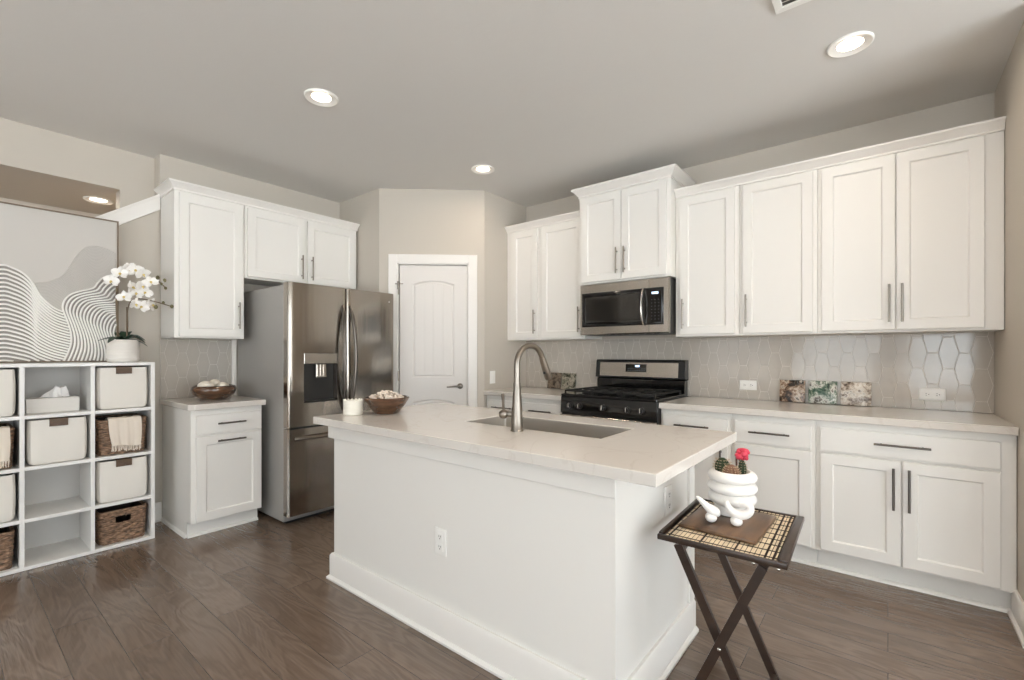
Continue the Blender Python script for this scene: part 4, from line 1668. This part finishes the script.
bx2, by2 = -2.206, 1.604
bowl('wooden_bowl', 'flared brown wooden bowl of shell pieces on the island', (bx2, by2, CT),
     [(.068, .0005), (.072, .004), (.084, .02), (.104, .048), (.120, .078), (.126, .087), (.122, .092), (.114, .090)],
     [(.114, .090), (.10, .055), (.07, .022), (.02, .014)], .012)
sm = MB()
rnd = random.Random(5)
for k in range(150):
    a, rr = rnd.uniform(0, 6.283), .098 * math.sqrt(rnd.random())
    zz = .082 + .038 * (1 - (rr / .098) ** 1.5) + rnd.uniform(-.006, .006)
    sm.xf = Matrix.Translation((rr * math.cos(a), rr * math.sin(a), zz)) @ Matrix.Rotation(rnd.uniform(0, 6), 4, Vector((rnd.random(), rnd.random(), rnd.random() + .1)))
    s_ = rnd.uniform(.008, .014)
    sm.sphere((0, 0, 0), s_, 7, 5, .5, 1.1, .8)
for k in range(80):
    a, rr = rnd.uniform(0, 6.283), .085 * math.sqrt(rnd.random())
    sm.xf = Matrix.Translation((rr * math.cos(a), rr * math.sin(a), .062 + rnd.uniform(-.008, .012)))
    sm.sphere((0, 0, 0), .013, 7, 5, .7)
sh_o = sm.build('shell_pieces', 'shell')
tag(sh_o, 'heap of pale pink shell pieces in the island bowl', 'shells', (bx2, by2, CT), kind='stuff')

jr = thing('candle_jar', 'small white ribbed candle jar on the island corner by the fridge', 'candle', (-2.282, 1.440, CT))
pj = [(.047, .0005), (.050, .004)]
for i in range(9):
    zz = .008 + i * .0075
    pj += [(.050, zz), (.0518, zz + .003), (.050, zz + .0065)]
pj += [(.050, .077), (.048, .080), (.044, .079), (.043, .066)]
MB().lathe(pj, n=36).build('jar', 'jar', jr)
MB().lathe([(.043, .066), (.01, .067)], n=24, cap0=False).build('wax', 'jarwax', jr)
rb = MB()
for k in range(14):
    a = k * 2 * math.pi / 14
    rb.sphere((.047 * math.cos(a), .047 * math.sin(a), .082), .005, 8, 6)
rb.build('beaded_rim', 'jar', jr)

# ------------------------------------------------------------------ stone coasters leaning on the tile


def coaster(label, x, w, h, m, grp):
    t = MB()
    t.xf = Matrix.Rotation(R(-9), 4, 'X')
    t.box(-w / 2, w / 2, -.009, 0, .0, h, .0025, 2)
    o = t.build('stone_coaster', m)
    tag(o, label, 'coaster', (x, YB - .040, CT + .0022), 0, grp)
    return o


coaster('brown and black stone coaster, leftmost of the three on the right worktop', -.513, .152, .150, stone_picture_mat('stone_brown', ['#15100d', '#3a2d24', '#8d6f58', '#cfc0ad', '#4a3b30'], 1.7, 16), 'stone coasters on the right worktop')
coaster('green veined stone coaster, middle of the three on the right worktop', -.338, .160, .150, stone_picture_mat('stone_green', ['#0d2018', '#1d4a36', '#7d8a78', '#e3e2da', '#5b5347', '#2d2a22'], 4.2, 13), 'stone coasters on the right worktop')
coaster('pale grey speckled stone coaster, nearest the right-hand wall outlet', -.160, .158, .150, stone_picture_mat('stone_pale', ['#2a221c', '#8a7868', '#cfc3b4', '#e9e4dc', '#6a5c50'], 8.1, 18), 'stone coasters on the right worktop')
coaster('dark stone coaster behind the faucet, nearer the pantry wall', -2.472, .148, .150, stone_picture_mat('stone_dark', ['#17120f', '#4d4036', '#8b7a68', '#2b241e'], 2.9, 15), 'stone coasters left of the range')
coaster('dark mottled stone coaster between faucet and gas range', -2.312, .148, .150, stone_picture_mat('stone_dark_green', ['#12110e', '#2e3026', '#6c6a5a', '#b0a797', '#1c1915'], 6.3, 15), 'stone coasters left of the range')

# ------------------------------------------------------------------ folding tray table
TZ = .630
tx0, tx1, ty0, ty1 = -.606, -.230, 1.514, 2.000
tcx, tcy = (tx0 + tx1) / 2, (ty0 + ty1) / 2
tt = thing('tray_table', 'dark wooden folding tray table with crossed legs at the island end', 'table', (tcx, tcy, 0), R(2))
hx, hy = (tx1 - tx0) / 2, (ty1 - ty0) / 2
MB().box(-hx + .012, hx - .012, -hy + .012, hy - .012, TZ - .014, TZ - .003, .001).build('tabletop', 'traywood', tt)
rimp = [(0, TZ - .026), (.004, TZ - .028), (.018, TZ - .024), (.020, TZ + .006), (.014, TZ + .010), (.004, TZ + .009), (.0, TZ - .002)]
for p0, p1, nm in (((-hx, -hy), (hx, -hy), 'rim'), ((-hx, hy), (hx, hy), 'rim')):
    y_ = p0[1]
    s = 1 if y_ < 0 else -1
    MB().box(-hx, hx, y_, y_ + s * .014, TZ - .014, TZ + .004, .003, 2).build('rim', 'traywood', tt)
MB().box(-hx, -hx + .014, -hy + .0145, hy - .0145, TZ - .014, TZ + .008, .003, 2).build('rim', 'traywood', tt)
MB().box(hx - .026, hx, -hy + .0145, hy - .0145, TZ - .014, TZ + .008, .004, 2).build('rim', 'traywood', tt)


def leg(xa, za, xb, zb, y0_, w=.027, t=.016):
    d_ = Vector((xb - xa, 0, zb - za)).normalized()
    nrm = Vector((d_.z, 0, -d_.x))
    mb = MB()
    A, B_ = Vector((xa, 0, za)), Vector((xb, 0, zb))
    mb.prism([(A + nrm * w / 2), (A - nrm * w / 2), (B_ - nrm * w / 2), (B_ + nrm * w / 2)] and [((A + nrm * w / 2).x, (A + nrm * w / 2).z), ((A - nrm * w / 2).x, (A - nrm * w / 2).z), ((B_ - nrm * w / 2).x, (B_ - nrm * w / 2).z), ((B_ + nrm * w / 2).x, (B_ + nrm * w / 2).z)],
             lambda a, b2, q: (a, q, b2), y0_, y0_ + t)
    return mb.build('leg', 'traywood', tt)


ztop = TZ - .03
yf_, yk_ = -hy + .018, hy - .050
la = (-.550 - tcx, ztop, -.278 - tcx, .012)
lb_ = (-.296 - tcx, ztop, -.552 - tcx, .012)
leg(*la, yf_ + .018)
lk = (la[0] - .026, la[1], la[2] - .036, la[3])
lm = (lb_[0] + .014, lb_[1], lb_[2] + .014, lb_[3])
leg(*lk, yk_)
leg(*lb_, yf_)
leg(*lm, yk_ + .018)


def crossbar(xa, xb, y0_, y1_, z0, z1, w=.022):
    MB().loops([[(xx - w / 2, yy, z0), (xx + w / 2, yy, z0), (xx + w / 2, yy, z1), (xx - w / 2, yy, z1)] for xx, yy in ((xa, y0_), (xb, y1_))]).build('crossbar', 'traywood', tt)


crossbar(la[2] - .008, lk[2] - .008, yf_ + .0342, yk_ - .0003, .022, .046)
crossbar(la[0] + .006, lk[0] + .006, yf_ + .0342, yk_ - .0003, ztop - .026, ztop - .003)
crossbar(lb_[2] + .008, lm[2] + .008, yf_ + .0162, yk_ + .0178, .022, .046)
t_ = (.312 - la[1]) / (la[3] - la[1])
px_ = la[0] + (la[2] - la[0]) * t_
for yy, xx in ((yf_ - .001, px_), (yk_ + .034, px_ - .010)):
    MB().sphere((xx, yy, .312), .006, 10, 8, 1, 1, .5).build('rivet', 'chrome', tt)
for xx in (.10, .165):
    MB().sphere((xx, -hy - .0005, TZ - .017), .005, 10, 8, 1, 1, .5).build('rivet', 'chrome', tt)

# bamboo place mat
pm = thing('place_mat', 'pale bamboo place mat with dark threads on the tray table', 'place mat', (tcx, tcy, TZ - .003), R(2))
mx0, mx1, my0, my1 = -hx + .020, hx - .030, -hy + .018, hy - .018
MB().box(mx0, mx1, my0, my1, .0005, .0015).build('backing', 'mat_dark', pm)
rd_ = MB()
pitch = .0132
i = 0
xx = mx0 + .003
while xx < mx1 - .004:
    blk = i % 7
    yy = my0 + .002
    w_ = pitch - .0022
    rd_.box(xx, min(xx + w_, mx1 - .001), my0 + .002, my1 - .002, .0016, .0042, .001)
    xx += pitch
    i += 1
rd_.build('reeds', 'mat_reed', pm)
th = MB()
for yy in [my0 + .010 + k * .052 for k in range(int((my1 - my0) / .052) + 1)]:
    if yy < my1 - .004:
        th.box(mx0, mx1, yy, yy + .005, .0043, .0054)
for xx in (mx0 + .012, mx0 + .11, mx0 + .21, mx1 - .032, mx1 - .012):
    th.box(xx, xx + .004, my0, my1, .0043, .0056)
th.build('threads', 'mat_thread', pm)

# wooden board
bd = MB().box(-.122, .122, -.150, .150, .0, .014, .004, 2).build('serving_board', 'board')
tag(bd, 'square dark walnut board under the ringed planter', 'board', (-.438, 1.762, TZ + .0028), R(-1.5))
BT = TZ + .0028 + .0142

# cactus planter
pl = thing('cactus_planter', 'white ringed ceramic planter with three small cacti', 'planter', (-.446, 1.842, BT))
pp = [(.056, .0005), (.060, .004), (.060, .030)]
for zc, rr, rad in ((.058, .081, .026), (.098, .084, .024), (.137, .083, .023)):
    for k in range(9):
        a = -math.pi / 2 + math.pi * k / 8
        pp.append((rr - rad + rad * math.cos(a) * 1.0, zc + rad * .86 * math.sin(a)))
pp += [(.060, .157), (.054, .148), (.052, .135)]
MB().lathe(pp, n=56).build('pot', 'ceramic', pl)
MB().lathe([(.0525, .138), (.03, .141), (.005, .142)], n=24, cap0=False).build('soil', 'soil', pl)


def cactus(c, r, h, ribs, m, spines, name):
    n, k = ribs * 6, 14
    rings = []
    for i in range(k + 1):
        s = i / k
        prof = math.sin(math.pi * (.12 + .85 * s)) ** .6
        rings.append([(c[0] + r * prof * (1 + .10 * math.cos(ribs * 2 * math.pi * j / n)) * math.cos(2 * math.pi * j / n), c[1] + r * prof * (1 + .10 * math.cos(ribs * 2 * math.pi * j / n)) * math.sin(2 * math.pi * j / n), c[2] + h * s) for j in range(n)])
    o = MB().loops(rings).build(name, m, pl)
    sp = MB()
    for a in range(ribs):
        for i in range(2, k, 2):
            s = i / k
            pr_ = math.sin(math.pi * (.12 + .85 * s)) ** .6
            an = 2 * math.pi * a / ribs
            p = Vector((c[0] + r * 1.09 * pr_ * math.cos(an), c[1] + r * 1.09 * pr_ * math.sin(an), c[2] + h * s))
            for q in (-.5, .5):
                sp.tube([p, p + Vector((math.cos(an + q) * spines, math.sin(an + q) * spines, spines * (s - .3)))], [.0009, .0003], 4)
    sp.build('spines', 'spine', o)
    return o


cactus((-.033, -.002, .136), .025, .062, 12, 'cactus', .010, 'cactus')
cactus((.004, -.026, .134), .025, .048, 14, 'cactusbrown', .006, 'cactus')
g = cactus((.032, .010, .136), .013, .062, 8, 'cactus', .005, 'cactus')
pk = MB()
rnd = random.Random(3)
for k in range(26):
    a, b_ = rnd.uniform(0, 6.283), rnd.uniform(-.6, 1.5)
    pk.sphere((.034 + .021 * math.cos(a) * math.cos(b_), .012 + .021 * math.sin(a) * math.cos(b_), .214 + .018 * math.sin(b_)), rnd.uniform(.007, .0105), 9, 7)
pk.sphere((.034, .012, .214), .018, 12, 8)
pk.build('graft_head', 'pink', g, 'bright pink-red grafted cactus head')
MB().tube([(.010, .024, .137), (.008, .028, .222)], .0035, 7).build('stake', 'stake', pl)

# two white figurines in front of the planter


def figurine(label, loc, rz, path, radii):
    t = thing('figurine', label, 'figurine', loc, rz, 'white ceramic figurines on the board')
    MB().sphere((0, 0, .0180), .0195, 20, 14, .9).build('foot_ball', 'ceramic', t)
    MB().tube([tuple(v) for v in spline(path, 36)], radii, 14).build('body', 'ceramic', t)
    return t


figurine('white bird-like figurine with beak raised, left of the planter', (-.478, 1.694, BT), R(12),
         [(.026, 0, .026), (.016, 0, .036), (.002, 0, .043), (-.014, 0, .054), (-.030, 0, .068), (-.042, 0, .078), (-.050, 0, .080)],
         [.005, .014, .018, .017, .013, .010, .008, .006, .003])
figurine('white looped figurine directly in front of the planter', (-.400, 1.708, BT), R(8),
         [(-.032, 0, .082), (-.026, 0, .064), (-.012, 0, .046), (.012, 0, .040), (.034, 0, .050), (.042, 0, .068), (.030, 0, .080), (.010, 0, .078)],
         [.007, .010, .014, .016, .016, .014, .012, .010, .007])
